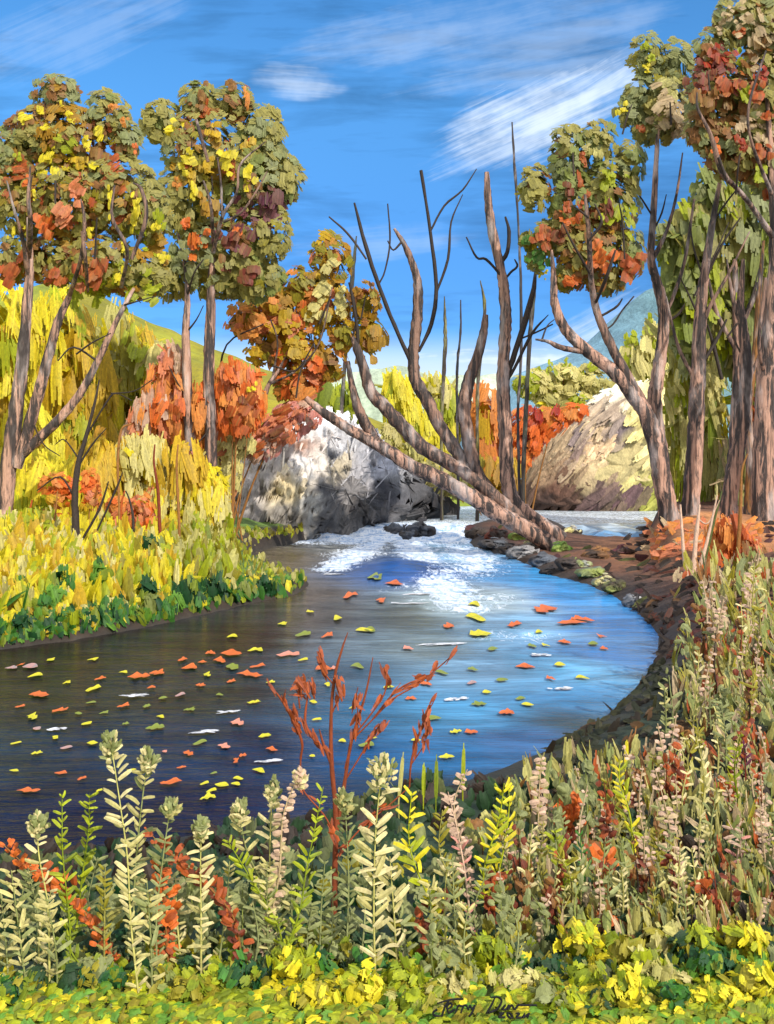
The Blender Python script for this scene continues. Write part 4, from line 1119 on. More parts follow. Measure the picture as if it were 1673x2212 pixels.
CG = 'columnar shrubs between the right trunks'
bush('columnar_shrub', 'lime column shrub just right of the curved slim trunk', 46, (1470, 1080), [(1468, 760, 20, 60), (1468, 860, 22, 90), (1468, 980, 24, 100)], [(4, 'khaki2'), (2, 'lime'), (1, 'olive_y')], group=CG, orient='up', size=(130, 22), cover=3.2, stems=2, accents_=[(1470, 730, 70, 24, 'lime', 0), (1462, 860, 110, 26, 'khaki', 0)])
bush('columnar_shrub', 'straw column shrub between the third and fourth right trunks', 45, (1545, 1080), [(1545, 850, 24, 60), (1545, 930, 28, 90), (1540, 1020, 30, 60)], [(4, 'khaki'), (2, 'khaki2'), (1, 'limedk')], group=CG, orient='up', size=(120, 22), cover=3.2, stems=2, accents_=[(1568, 930, 120, 14, 'yellow', 3), (1545, 830, 60, 24, 'khaki', 0)])
bush('columnar_shrub', 'tall yellow green column shrub behind the fourth right trunk', 47, (1552, 1075), [(1550, 630, 20, 60), (1548, 700, 24, 70), (1545, 780, 22, 50)], [(4, 'lime'), (2, 'limedk')], group=CG, orient='up', size=(120, 20), cover=3.0, stems=2)
bush('columnar_shrub', 'lime and green column shrub beside the tallest edge tree', 44, (1636, 1080), [(1636, 620, 26, 90), (1636, 740, 28, 90), (1640, 860, 30, 100), (1640, 980, 36, 90)], [(3, 'limedk'), (2, 'moss'), (3, 'lime'), (2, 'khaki2')], group=CG, orient='up', size=(120, 22), cover=3.2, stems=2,
     accents_=[(1630, 700, 90, 22, 'khaki', 0), (1640, 860, 60, 22, 'rust', 0), (1632, 900, 50, 20, 'rust', 0), (1650, 800, 110, 14, 'lime', 0)])
bush('columnar_shrub', 'mossy green column shrub hugging the straight slender tree', 48, (1510, 1080), [(1510, 720, 26, 80), (1510, 860, 30, 100), (1515, 990, 34, 90)], [(3, 'moss'), (3, 'lime'), (2, 'khaki2')], group=CG, orient='up', size=(120, 24), cover=3.0, stems=2)
bush('columnar_shrub', 'pale green shrub at the base between slender trunks', 43, (1590, 1090), [(1600, 980, 36, 60), (1600, 1050, 40, 40), (1660, 1000, 40, 90)], [(3, 'khaki2'), (2, 'grey_green'), (1, 'tan')], group=CG, orient='up', size=(90, 22), cover=3.0, stems=2)

OB = 'orange bushes on the right bank'
bush('orange_bush', 'deep orange upright bush on the right bank by the bare twigs', 24.5, (1570, 1250), [(1572, 1165, 40, 56), (1555, 1215, 36, 46), (1610, 1195, 30, 50)], [(3, 'orange2'), (3, 'rust'), (2, 'orange'), (1, 'gold')], group=OB, orient='up', size=(60, 28), cover=3.2, stems=3)
bush('orange_bush', 'brown orange bush behind the dry stalks at the right edge', 24, (1630, 1270), [(1625, 1215, 40, 36), (1660, 1225, 40, 36)], [(2, 'salmon'), (3, 'rust'), (2, 'brown')], group=OB, orient='up', size=(50, 26), cover=3.0, stems=3)
bush('orange_bush', 'small red orange bush below the bare twigs', 22.5, (1520, 1290), [(1525, 1250, 24, 30), (1500, 1265, 22, 20)], [(3, 'orange'), (2, 'rust'), (1, 'red')], group=OB, orient='up', size=(40, 20), cover=2.8, stems=2)

# ------------------------------------------------------------------ thin saplings
SG = 'thin saplings on the left bank'


def sapling(label, d, stems, twigs=(), colr='brown', group=SG, name='sapling'):
    b = P(stems[0][0][0], stems[0][0][1], d)
    b[2] = float(terrain(b[0], b[1])) - 0.05
    root = empty(name, b, label, 'sapling', group)
    for s in stems:
        mb = MB()
        pts = pxpath(s, d)
        z0 = float(terrain(pts[0][0], pts[0][1])) - 0.1
        if pts[0][2] > z0:
            pts.insert(0, [pts[0][0], pts[0][1], z0, pts[0][3]])
        tube(mb, pts, K[colr], 7, 5)
        mb.build('stem', M_TWIG, root)
    if twigs:
        for s in twigs:
            mb = MB()
            tube(mb, pxpath(s, d), K[colr] * 0.8, 5, 4)
            mb.build('twig', M_TWIG, root)
    return root


sapling('dark crooked sapling on the green left bank, thickest of the saplings', 24.0, [[(170, 1290, 20), (166, 1173, 18), (162, 1073, 14), (170, 998, 12), (185, 948, 9), (205, 870, 6), (215, 820, 3)]],
        [[(176, 1170, 5), (215, 1100, 6), (235, 1040, 3)], [(168, 1010, 5), (200, 960, 4), (230, 925, 2)], [(164, 1080, 4), (130, 1030, 4), (80, 1060, 2)], [(170, 990, 4), (140, 950, 3), (120, 960, 2)], [(188, 940, 4), (230, 870, 4), (250, 850, 3), (285, 865, 2)], [(240, 850, 3), (290, 845, 3), (330, 820, 2)],
         [(190, 1190, 4), (250, 1060, 5), (265, 1020, 2)], [(172, 1230, 4), (190, 1190, 3), (200, 1150, 2)]], 'dark')
for pl, lab, cl in [([(350, 1205, 8), (345, 1130, 8), (342, 1060, 7), (333, 1000, 5), (335, 960, 3)], 'red brown thin sapling stem left of the taller one by the bright yellow bush', 'brick'),
                    ([(387, 1245, 6), (388, 1150, 6), (385, 1080, 6), (382, 1010, 5), (385, 960, 3)], 'tall thin tan sapling left of the round bright yellow bush', 'brown'),
                    ([(285, 1275, 8), (287, 1190, 7), (288, 1120, 6), (280, 1080, 4), (272, 1060, 3)], 'thin dark sapling in front of the orange shrubs', 'dark'),
                    ([(263, 1290, 6), (260, 1200, 6), (262, 1100, 5), (270, 1060, 3)], 'thin orange stemmed sapling left of the dark one', 'rust'),
                    ([(245, 1250, 6), (252, 1170, 6), (250, 1120, 3)], 'short reddish sapling stem under the orange shrubs', 'salmon'),
                    ([(95, 1270, 6), (80, 1220, 6), (82, 1150, 4), (95, 1100, 3)], 'bent reddish sapling near the bottom of the yellow bush', 'brick'),
                    ([(50, 1240, 6), (52, 1160, 6), (70, 1080, 4)], 'thin rust sapling right beside the forked tree base', 'rust'),
                    ([(120, 1240, 6), (112, 1180, 5), (120, 1110, 4), (125, 1060, 3)], 'thin brown sapling left of the dark crooked sapling', 'brown'),
                    ([(182, 1290, 5), (190, 1200, 5), (186, 1150, 3)], 'short orange brown stem hugging the dark crooked sapling', 'rust'),
                    ([(258, 1100, 5), (255, 1000, 6), (262, 930, 5), (285, 915, 3)], 'curved brown stem rising into the flame shaped orange bush', 'brown')]:
    sapling(lab, 25.5 + random.random(), [pl], [], cl)
RSG = 'bare twig saplings on the right bank'
sapling('pink stemmed bare sapling with three prongs on the right bank', 22.0, [[(1492, 1290, 14), (1498, 1230, 11), (1505, 1150, 9), (1512, 1090, 4)], [(1490, 1280, 10), (1478, 1200, 8), (1470, 1090, 4)], [(1496, 1270, 9), (1525, 1180, 8), (1550, 1070, 3)]],
        [[(1506, 1120, 4), (1530, 1130, 3), (1555, 1080, 2)]], 'peach', RSG)
sapling('single greenish bare stem leaning against the orange ground', 23.0, [[(1508, 1275, 10), (1525, 1200, 9), (1542, 1130, 6), (1560, 1060, 3)]], [], 'olive_dk', RSG)
sapling('thin brown bare stem near the edge tree', 24.0, [[(1595, 1190, 9), (1600, 1100, 8), (1603, 1020, 5), (1615, 980, 3)]], [], 'brown', RSG)

# ------------------------------------------------------------------ rocks


def lump(mb, center, outline_r, ry, colfun, seed, nu=60, nv=34, amp=0.12, sc=1.2, pw=0.6):
    """closed stone: outline_r(theta) gives its reach in the x-z plane"""
    th = np.linspace(0, 2 * np.pi, nu, endpoint=False)
    ph = np.linspace(0.02, np.pi - 0.02, nv)                    # measured from the front (-y) pole
    TH, PH = np.meshgrid(th, ph)
    rr = outline_r(TH) * np.sin(PH) ** pw
    X = rr * np.cos(TH)
    Z = rr * np.sin(TH)
    Y = -ry * np.cos(PH)
    a = vnoise(X + 5 * Y, Z, sc, seed, 3)
    b = np.abs(vnoise(X - 2 * Y + 9, Z * 1.4, sc * 0.45, seed + 1, 2))
    k = 1 + amp * (a - 0.9 * b)
    X, Z, Y = X * k, Z * k, Y * (1 + 2.2 * amp * (a - b))
    V = np.stack([X, Y, Z], -1) + center
    c = colfun(V)
    i = np.arange(nv - 1)[:, None] * nu
    j = np.arange(nu)[None]
    jn = (j + 1) % nu
    Fq = np.stack([i + j, i + jn, i + nu + jn, i + nu + j], -1).reshape(-1, 4)
    mb.add(V.reshape(-1, 3), Fq, c.reshape(-1, 3))
    for r0 in (0, nv - 1):
        rowv = V[r0]
        vv = np.vstack([rowv, rowv.mean(0)])
        k_ = np.arange(nu)
        mb.add(vv, np.stack([k_, (k_ + 1) % nu, np.full(nu, nu), np.full(nu, nu)], -1), c[r0].mean(0))
    return V.reshape(-1, 3)


def px_outline(pts, cx, cy, d):
    p = np.array(pts, float)
    ang = np.arctan2(-(p[:, 1] - cy), p[:, 0] - cx)
    r = np.hypot(p[:, 0] - cx, p[:, 1] - cy) / F * d
    o = np.argsort(ang)
    ang, r = ang[o], r[o]
    ang = np.concatenate([ang - 2 * np.pi, ang, ang + 2 * np.pi])
    r = np.concatenate([r, r, r])

    def f(t):
        t = (np.asarray(t) + np.pi) % (2 * np.pi) - np.pi
        return np.interp(t, ang, r)
    return f


def to_px(V):
    return V[..., 0] / V[..., 1] * F + CX, HY - (V[..., 2] - H) / V[..., 1] * F


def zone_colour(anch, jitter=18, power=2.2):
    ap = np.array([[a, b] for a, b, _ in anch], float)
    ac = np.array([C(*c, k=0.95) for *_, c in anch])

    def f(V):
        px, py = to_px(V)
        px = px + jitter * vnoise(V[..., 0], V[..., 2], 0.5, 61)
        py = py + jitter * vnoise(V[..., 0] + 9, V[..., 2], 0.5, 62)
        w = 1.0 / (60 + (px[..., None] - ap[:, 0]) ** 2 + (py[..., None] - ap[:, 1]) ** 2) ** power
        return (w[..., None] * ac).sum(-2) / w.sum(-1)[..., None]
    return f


def stone_strokes(mb, V, d, colfun, n, size, lean, seed_off=0.02, jit=0.35):
    """flat flakes lying on the sunny face of a stone, each with the stone's colour there"""
    front = V[V[:, 1] < np.median(V[:, 1]) + 0.6]
    k = rng.choice(len(front), n)
    pos = front[k] + rng.normal(size=(n, 3)) * 0.06
    cen = V.mean(0)
    nrm = unit(pos - cen) + 0.16 * rng.normal(size=(n, 3)) + np.array([0, -0.9, 0.1])
    pos = pos + unit(pos - cen) * seed_off
    c = np.minimum(colfun(pos) * (1.1 + 0.4 * rng.random((n, 1))), 0.88)
    a = R(lean) + jit * rng.normal(size=n)
    tan = np.stack([np.sin(a), np.zeros(n), np.cos(a)], -1)
    dabs(mb, pos, nrm, tan, size[0] / F * d * (0.6 + 0.8 * rng.random(n)), size[1] / F * d * (0.6 + 0.8 * rng.random(n)), c, c * 0.75, S=4, curl=0.12, shade=0.18)


bould_px = [(500, 1200), (516, 1140), (538, 1080), (556, 1010), (578, 955), (630, 912), (680, 890), (740, 916), (800, 956), (850, 998), (890, 1034), (930, 1056), (962, 1080), (972, 1112), (930, 1122), (860, 1134), (780, 1155), (700, 1186), (600, 1205)]
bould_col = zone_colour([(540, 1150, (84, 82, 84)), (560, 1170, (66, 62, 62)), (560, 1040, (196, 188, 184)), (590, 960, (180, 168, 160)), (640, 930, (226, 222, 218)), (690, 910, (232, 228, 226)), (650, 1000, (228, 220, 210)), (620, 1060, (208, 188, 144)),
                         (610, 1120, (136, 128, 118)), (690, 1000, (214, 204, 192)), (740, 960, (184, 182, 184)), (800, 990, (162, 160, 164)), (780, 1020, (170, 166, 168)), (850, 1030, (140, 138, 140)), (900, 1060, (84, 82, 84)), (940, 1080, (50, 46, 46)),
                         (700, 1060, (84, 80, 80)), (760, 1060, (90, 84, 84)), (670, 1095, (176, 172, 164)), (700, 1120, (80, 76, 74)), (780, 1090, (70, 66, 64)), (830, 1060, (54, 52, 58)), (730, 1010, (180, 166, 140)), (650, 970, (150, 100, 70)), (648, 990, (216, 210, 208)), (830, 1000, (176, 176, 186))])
def bd(px):
    return 41.0 + (px - 508) / 462.0 * 15.0


BC = P(700, 1060, bd(700))
e0, e1 = P(508, 1020, bd(508)), P(962, 1020, bd(962))
bax = unit(e1 - e0) * np.array([1, 1, 0])
bnr = np.array([-bax[1], bax[0], 0])
loc_ = []
for a_, b_ in bould_px:
    w_ = P(a_, b_, bd(a_)) - BC
    loc_.append((CX + w_ @ bax * 100, HY - w_[2] * 100))
root = empty('boulder', [BC[0], BC[1], 0.0], 'huge grey and white boulder standing in the river left of the rapids', 'boulder')
mb = MB()
mt_ = MB()
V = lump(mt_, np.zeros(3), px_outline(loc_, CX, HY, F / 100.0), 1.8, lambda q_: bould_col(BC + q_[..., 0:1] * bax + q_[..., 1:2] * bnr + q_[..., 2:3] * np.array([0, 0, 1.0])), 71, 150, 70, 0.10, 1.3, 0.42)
V = BC + V[:, 0:1] * bax + V[:, 1:2] * bnr + V[:, 2:3] * np.array([0, 0, 1.0])
for vv_, ff_, cc_ in zip(mt_.v, mt_.f, mt_.c):
    mb.v.append(BC + vv_[:, 0:1] * bax + vv_[:, 1:2] * bnr + vv_[:, 2:3] * np.array([0, 0, 1.0]))
    mb.f.append(ff_)
    mb.c.append(cc_)
facing = V[((V - BC) @ bnr) < -0.3]
stone_strokes(mb, np.vstack([facing, facing + np.array([0, 30, 0])]), 44, bould_col, 620, (44, 20), 12)
mb.build('stone', M_ROCK, root)
ledge_px = [(780, 1140), (790, 1040), (810, 1000), (830, 990), (850, 1000), (890, 1036), (930, 1058), (968, 1084), (990, 1112), (960, 1128), (850, 1140)]
LC = P(880, 1080, 60)
root = empty('rock_ledge', [LC[0], LC[1], 0.2], 'dark grey rock ledge sloping down behind the boulder to the upper pool', 'rock')
mb = MB()
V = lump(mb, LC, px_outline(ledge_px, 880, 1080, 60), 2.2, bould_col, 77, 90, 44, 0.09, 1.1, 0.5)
stone_strokes(mb, V, 57, bould_col, 260, (44, 20), -50)
mb.build('stone', M_ROCK, root)

cliff_px = [(1118, 1085), (1140, 1030), (1190, 965), (1250, 905), (1300, 858), (1340, 832), (1390, 845), (1440, 850), (1500, 900), (1530, 1000), (1530, 1090), (1400, 1094), (1250, 1094)]
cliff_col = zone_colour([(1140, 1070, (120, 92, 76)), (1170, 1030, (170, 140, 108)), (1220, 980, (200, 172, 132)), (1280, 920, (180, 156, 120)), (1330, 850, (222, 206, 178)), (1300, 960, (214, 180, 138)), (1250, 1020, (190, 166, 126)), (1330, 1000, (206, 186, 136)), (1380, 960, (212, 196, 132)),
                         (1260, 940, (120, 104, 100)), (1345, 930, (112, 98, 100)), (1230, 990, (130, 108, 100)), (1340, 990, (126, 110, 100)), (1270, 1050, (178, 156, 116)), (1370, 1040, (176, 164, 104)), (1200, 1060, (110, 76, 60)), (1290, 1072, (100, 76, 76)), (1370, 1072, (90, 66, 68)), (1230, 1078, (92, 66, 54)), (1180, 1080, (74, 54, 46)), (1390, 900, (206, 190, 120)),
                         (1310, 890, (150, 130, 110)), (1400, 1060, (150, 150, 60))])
CC = P(1320, 1010, 68)
root = empty('sandy_cliff', [CC[0], CC[1], 0.4], 'sandy beige cliff with slanting grey cracks behind the white pool', 'cliff')
mb = MB()
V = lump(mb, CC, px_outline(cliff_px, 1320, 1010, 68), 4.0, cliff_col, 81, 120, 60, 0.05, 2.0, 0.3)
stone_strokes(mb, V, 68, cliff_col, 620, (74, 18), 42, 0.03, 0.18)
mb.build('stone', M_ROCK, root)


def small_rock(name, label, px, py, rx, ry, cA, cB, group, z=None, d=None):
    q = on_ground(px, py) if z is None else G(px, py, z)
    d = q[1]
    ctr = q + np.array([0, 0, 0.25 * ry / F * d])
    seed = int(px * 7 + py)
    ph = random.random() * 6

    def out(t):
        r0 = 1.0 / np.sqrt((np.cos(t) / rx) ** 2 + (np.sin(t) / ry) ** 2)
        return r0 / F * d * (1 + 0.16 * np.sin(3 * t + ph) + 0.10 * np.sin(5 * t + 2 * ph))

    def cf(V):
        t = sstep(vnoise(V[..., 0] * 1.0, V[..., 2] + V[..., 1], 0.35 * rx / F * d * 2, seed) + 0.5)
        return K[cA] * (1 - t[..., None]) + K[cB] * t[..., None]
    mb_ = MB()
    Vv = lump(mb_, ctr, out, 0.9 * rx / F * d, cf, seed, 28, 16, 0.25, 0.5 * rx / F * d)
    stone_strokes(mb_, Vv, d, cf, 14, (rx * 0.7, ry * 0.5), 80, 0.01)
    o = mb_.build(name, M_ROCK, None, loc=ctr)
    return tag(o, label, 'rock', group)


RG = 'dark rocks in the rapids'
for px, py, rx, ry, lab in [(798, 1136, 32, 15, 'dark wet rock in the rapids nearest the grey boulder'), (850, 1148, 26, 13, 'small dark wet rock in the middle of the rapids'), (908, 1150, 38, 17, 'largest dark wet rock in the rapids, right of the middle one'), (770, 1140, 14, 7, 'tiny dark wet rock touching the foot of the grey boulder'), (878, 1158, 16, 9, 'tiny black rock between the two larger rapids rocks')]:
    small_rock('river_rock', lab, px, py, rx, ry, 'dark', 'slate', RG, z=0.22)
BG_ = 'rocks along the edge of the right bank'
bank_rocks = [(1030, 1160, 26, 14, 'dark', 'mud', 'black pointed rock at the tip of the right bank'), (1075, 1160, 30, 16, 'brick', 'dark', 'reddish brown rock under the leaning trunk'), (1120, 1165, 22, 14, 'fresh', 'olive', 'mossy light green rock under the leaning trunk'),
              (1070, 1182, 34, 12, 'dark', 'slate', 'flat dark rock by the water behind the black tip rock'), (1130, 1200, 36, 16, 'grey', 'dark', 'grey streaked rock below the mossy green one'), (1175, 1215, 34, 16, 'slate', 'dark', 'slate rock at the water edge below the trunk base'),
              (1215, 1190, 22, 14, 'moss', 'fresh', 'mossy rock just below the trunk base'), (1235, 1150, 16, 10, 'cream2', 'grey', 'whitish rock behind the trunk base by the pool'), (1230, 1228, 34, 15, 'dark', 'mud', 'dark brown rock right of the slate rock'), (1280, 1245, 30, 14, 'slate', 'moss', 'slate and moss rock at the bend of the right shore'),
              (1190, 1240, 24, 8, 'black', 'dark', 'low black rock half in the blue water'), (1330, 1275, 26, 16, 'moss', 'mud', 'moss covered rock on the bend before the brown bank'), (1290, 1205, 30, 14, 'mud', 'brown', 'brown rock above the bend of the right shore'), (1345, 1195, 24, 12, 'maroon', 'mud', 'purplish rock above the brown bank'),
              (1365, 1305, 22, 13, 'slate', 'grey', 'last grey rock of the right shore before the bend'), (1260, 1225, 18, 10, 'moss', 'grey', 'small mossy grey rock between two dark rocks'), (1300, 1262, 20, 10, 'cream2', 'slate', 'small pale rock near the slate and moss rock'), (1150, 1182, 18, 9, 'cream2', 'grey', 'small pale grey stone below the leaning trunk'), (1100, 1195, 30, 10, 'black', 'mud', 'low black rock in line with the tip rock')]
for px, py, rx, ry, a, b, lab in bank_rocks:
    small_rock('bank_rock', lab, px, py, rx, ry, a, b, BG_)

# ------------------------------------------------------------------ floating leaves
crop = [  # left half, half-scale list: x, y, colour, length
    (220, 290, 'y', 44), (400, 290, 'y', 44), (50, 325, 's', 56), (132, 320, 's', 60), (88, 312, 'o', 20), (155, 360, 'y', 74), (290, 390, 'y', 34), (435, 372, 'o', 48), (405, 416, 'y', 66), (170, 442, 'o', 96), (88, 492, 'o', 38), (258, 508, 'o', 58),
    (395, 475, 'g', 40), (140, 537, 'y', 62), (340, 522, 'g', 34), (375, 566, 'y', 46), (160, 588, 's', 48), (240, 626, 'y', 36), (70, 650, 'y', 40), (160, 693, 'y', 52), (288, 670, 's', 56), (400, 650, 'y', 56), (63, 770, 'y', 42), (265, 780, 'o', 56),
    (355, 803, 'o', 42), (125, 855, 'o', 94), (430, 855, 'y', 26), (790, 290, 'o', 42), (820, 325, 'o', 74), (875, 300, 'o', 44), (910, 262, 'o', 44), (950, 295, 'o', 58), (1000, 264, 'o', 90), (1005, 190, 'y', 44), (1105, 250, 'y', 64), (1220, 135, 'y', 40),
    (1340, 82, 'y', 36), (1460, 112, 'y', 54), (1575, 163, 'y', 80), (1310, 182, 'g', 70), (1415, 188, 'o', 58), (1005, 322, 'g', 66), (1080, 355, 'o', 130), (1115, 318, 'o', 60), (1245, 268, 'p', 96), (1310, 290, 'y', 42), (1545, 320, 'g', 70),
    (895, 355, 'y', 44), (868, 400, 'o', 48), (1000, 383, 'o', 46), (600, 362, 'o', 90), (680, 348, 'o', 70), (535, 345, 'y', 40), (655, 410, 'o', 40), (780, 442, 's', 46), (535, 490, 'o', 52), (705, 455, 'g', 44), (950, 442, 'g', 40), (1170, 387, 'y', 42),
    (1098, 473, 'y', 52), (635, 490, 'g', 40), (820, 506, 'g', 46), (450, 520, 'g', 32), (695, 537, 'y', 38), (545, 566, 'g', 34), (672, 584, 'g', 70), (1025, 563, 'p', 62), (1355, 472, 'y', 44), (1415, 398, 'y', 34), (1523, 498, 'y', 34), (1370, 548, 'y', 40),
    (1145, 619, 'y', 62), (865, 648, 'g', 68), (970, 665, 'p', 68), (815, 695, 'o', 56), (785, 755, 'o', 40), (1020, 726, 'o', 42), (1050, 704, 'o', 36), (1175, 677, 'o', 60), (1480, 641, 'y', 40), (1350, 706, 'y', 28), (740, 819, 'o', 84), (570, 766, 'y', 38),
    (885, 825, 'y', 40), (960, 832, 'y', 60), (915, 856, 'y', 44), (1030, 803, 'y', 54), (1020, 828, 'y', 48), (900, 886, 'y', 66), (1120, 770, 'y', 66), (712, 686, 'p', 30), (925, 780, 'g', 32), (1610, 628, 'y', 38), (1585, 660, 'g', 76), (1515, 14, 'o', 70), (1645, 36, 'o', 50), (1440, 326, 'p', 36)]
leaves = [(x * .5, 1281 + y * .5, c, l * .5) for x, y, c, l in crop]
leaves += [(1180, 1319, 'o', 62), (1235, 1347, 'o', 60), (1258, 1340, 'o', 44), (970, 1353, 'o', 28), (1112, 1350, 'o', 40), (1028, 1336, 'y', 44), (1025, 1307, 'y', 34), (852, 1262, 'o', 40), (810, 1250, 'g', 36), (1038, 1371, 'y', 60), (1220, 1388, 'o', 30), (1165, 1366, 'y', 20),
           (1150, 1396, 'g', 20), (1065, 1403, 'g', 24), (1210, 1437, 'y', 28), (1135, 1441, 'o', 46), (1085, 1470, 'g', 26), (1022, 1447, 'g', 24), (955, 1454, 'g', 28), (1190, 1467, 'o', 22), (1258, 1465, 'y', 28), (1140, 1523, 'y', 26), (1035, 1522, 'g', 32), (1095, 1541, 'o', 34),
           (1052, 1496, 'y', 22), (1125, 1510, 'g', 26), (938, 1553, 'g', 40), (1018, 1582, 'o', 30), (965, 1636, 'y', 36), (899, 1600, 'y', 22), (985, 1581, 'y', 26), (882, 1402, 'p', 26), (800, 1362, 'g', 30), (1305, 1402, 'o', 22), (1282, 1392, 'g', 24), (1302, 1376, 'o', 18),
           (840, 1485, 'y', 24), (888, 1510, 'o', 26), (920, 1478, 'o', 24), (700, 1446, 'o', 40), (1020, 1476, 's', 22), (1180, 1395, 'y', 16)]
cmap = dict(y=('yellow', 'lime'), o=('orange', 'rust'), g=('limedk', 'moss'), p=('pink', 'salmon'), s=('grey', 'pink'))
cname = dict(y='yellow', o='orange', g='olive green', p='pink', s='greyish')
zdef = [('on the dark brown water', lambda x, y: y < 1500 and x < 660), ('on the navy water', lambda x, y: y >= 1500 and x < 660),
        ('by the dead shrub', lambda x, y: x < 900 and y >= 1420), ('on the pale water below the rapids', lambda x, y: y < 1420), ('on the light blue water', lambda x, y: True)]
LG = 'fallen leaves floating on the river'
ordn = ['first', 'second', 'third', 'fourth', 'fifth', 'sixth', 'seventh', 'eighth', 'ninth', 'tenth', 'eleventh', 'twelfth', 'thirteenth', 'fourteenth', 'fifteenth', 'sixteenth', 'seventeenth', 'eighteenth', 'nineteenth', 'twentieth', 'twenty first', 'twenty second', 'twenty third', 'twenty fourth', 'twenty fifth', 'twenty sixth', 'twenty seventh', 'twenty eighth', 'twenty ninth', 'thirtieth']


def ordinal_labels(items, key, xof, fmt, solo):
    """fmt(key, n-th, count) for look-alikes counted from the left; solo(key) where there is only one"""
    lab = [None] * len(items)
    groups = {}
    for i, it in enumerate(items):
        groups.setdefault(key(it), []).append(i)
    for k, idx in groups.items():
        idx = sorted(idx, key=lambda i: xof(items[i]))
        for n, i in enumerate(idx):
            lab[i] = solo(k) if len(idx) == 1 else fmt(k, ordn[n], len(idx))
    return lab


def leaf_key(l):
    return (cname[l[2]], next(z for z, f in zdef if f(l[0], l[1])))


labs = ordinal_labels(leaves, leaf_key, lambda l: l[0], lambda k, n, c: f'{k[0]} leaf {k[1]}, {n} such from the left', lambda k: f'only {k[0]} leaf drifting {k[1]}')
for (px, py, cc, ln), lab in zip(leaves, labs):
    q = G(px, py, 0.02)
    d = q[1]
    wid = ln / F * d                                  # across the picture
    vis = max(7.0, min(14.0, ln * 0.40)) * random.uniform(0.75, 1.15)              # how tall it shows
    dep = 0.75 * abs(G(px, py - vis / 2, 0.02)[1] - G(px, py + vis / 2, 0.02)[1])
    wid, dep = wid * random.uniform(0.85, 1.15), min(dep, wid * 4)
    n = 9
    t = np.linspace(-1, 1, n)
    half = 0.5 * dep * (1 - np.abs(t) ** random.uniform(1.3, 2.6)) ** random.uniform(0.7, 1.1) + 0.004
    if cc in 'op' or random.random() < 0.3:
        half = half * (1 + random.uniform(0.25, 0.55) * np.sin(t * random.uniform(5, 9) + random.random() * 6))
    bow = random.uniform(0.1, 0.4) * dep * np.sin(t * 2.2 + random.random() * 3)
    rowsn = 5
    s = np.linspace(-1, 1, rowsn)
    Xg = np.repeat((t * 0.5 * wid)[:, None], rowsn, 1)
    Yg = bow[:, None] + half[:, None] * s[None]
    Zg = 0.04 * wid * (t ** 2)[:, None] * (0.4 + random.random()) + 0.08 * half[:, None] * np.abs(s)[None] ** 1.5 + 0.004
    a = random.uniform(-0.55, 0.55)
    Xr, Yr = Xg * math.cos(a) - Yg * math.sin(a) * 0.4, Yg + Xg * math.sin(a)
    Vv = np.stack([Xr, Yr, Zg], -1) + q
    i = np.arange(n - 1)[:, None] * rowsn + np.arange(rowsn - 1)[None]
    Fq = np.stack([i, i + rowsn, i + rowsn + 1, i + 1], -1).reshape(-1, 4)
    c1, c2 = K[cmap[cc][0]], K[cmap[cc][1]]
    mx = np.clip(rng.random((n, rowsn, 1)) * 0.7 + (s[None, :, None] < -0.3) * 0.2, 0, 1)
    mbl = MB()
    mbl.add(Vv.reshape(-1, 3), Fq, (c1 * (1 - mx) + c2 * mx).reshape(-1, 3))
    tag(mbl.build('floating_leaf', M_PETAL, None, loc=q), lab, 'leaf', LG)

flecks = [(290, 1503, 75, 'long white foam streak on the dark water left of the middle'), (125, 1575, 42, 'short white foam streak on the water at the far left'), (495, 1538, 46, 'white foam streak above the pink leaf on dark water'), (435, 1581, 72, 'long thin white foam streak on the navy water'), (578, 1645, 60, 'white foam streak just left of the dead shrub'),
          (1210, 1488, 62, 'white foam streak on light blue water near the right bank'), (1165, 1414, 50, 'white foam streak on pale water under the orange leaves'), (985, 1511, 52, 'white foam streak on blue water right of the dead shrub'), (955, 1392, 110, 'broad pale foam streak in the middle of the bend'), (890, 1303, 90, 'broad white foam streak just below the rapids'), (905, 1283, 60, 'narrow white foam streak nearest below the rapids'), (720, 1240, 56, 'slanting white foam streak right of the left bank tip')]
for px, py, ln, lab in flecks:  # thin white slivers laid on the water, painted glints of light
    q = G(px, py, 0.02)
    d = q[1]
    n = 12
    t = rng.random(n) * 2 - 1
    pos = q + np.stack([t * 0.4 * ln / F * d, t * 0.10 * ln / F * d * (py - HY) / 100 * 0.2 + rng.normal(size=n) * 0.02 * d / 10, 0.006 + 0.004 * rng.random(n)], -1)
    mbl = MB()
    dabs(mbl, pos, np.array([0, 0, 1.0]) + 0.08 * rng.normal(size=(n, 3)), np.array([1, 0.12, 0]) + 0.06 * rng.normal(size=(n, 3)), ln / F * d * (0.25 + 0.3 * rng.random(n)), 0.05 * d / 11 * (0.7 + 0.6 * rng.random(n)), K['white'], S=4, curl=0.02, rag=0.5)
    tag(mbl.build('glint_streak', M_GLINT, None, loc=q), lab, 'glint', 'white foam streaks on the river')

# ------------------------------------------------------------------ bank cover on the left: grass and low green plants


def scatter(px0, px1, py0, py1, n, keep=None):
    """ground points seen in a window of the picture"""
    out = []
    for _ in range(n):
        px, py = random.uniform(px0, px1), random.uniform(py0, py1)
        if keep and not keep(px, py):
            continue
        q = on_ground(px, py)
        if signed_dist(q[0:1], q[1:2])[0] > 0.02:
            out.append(q)
    return np.array(out)


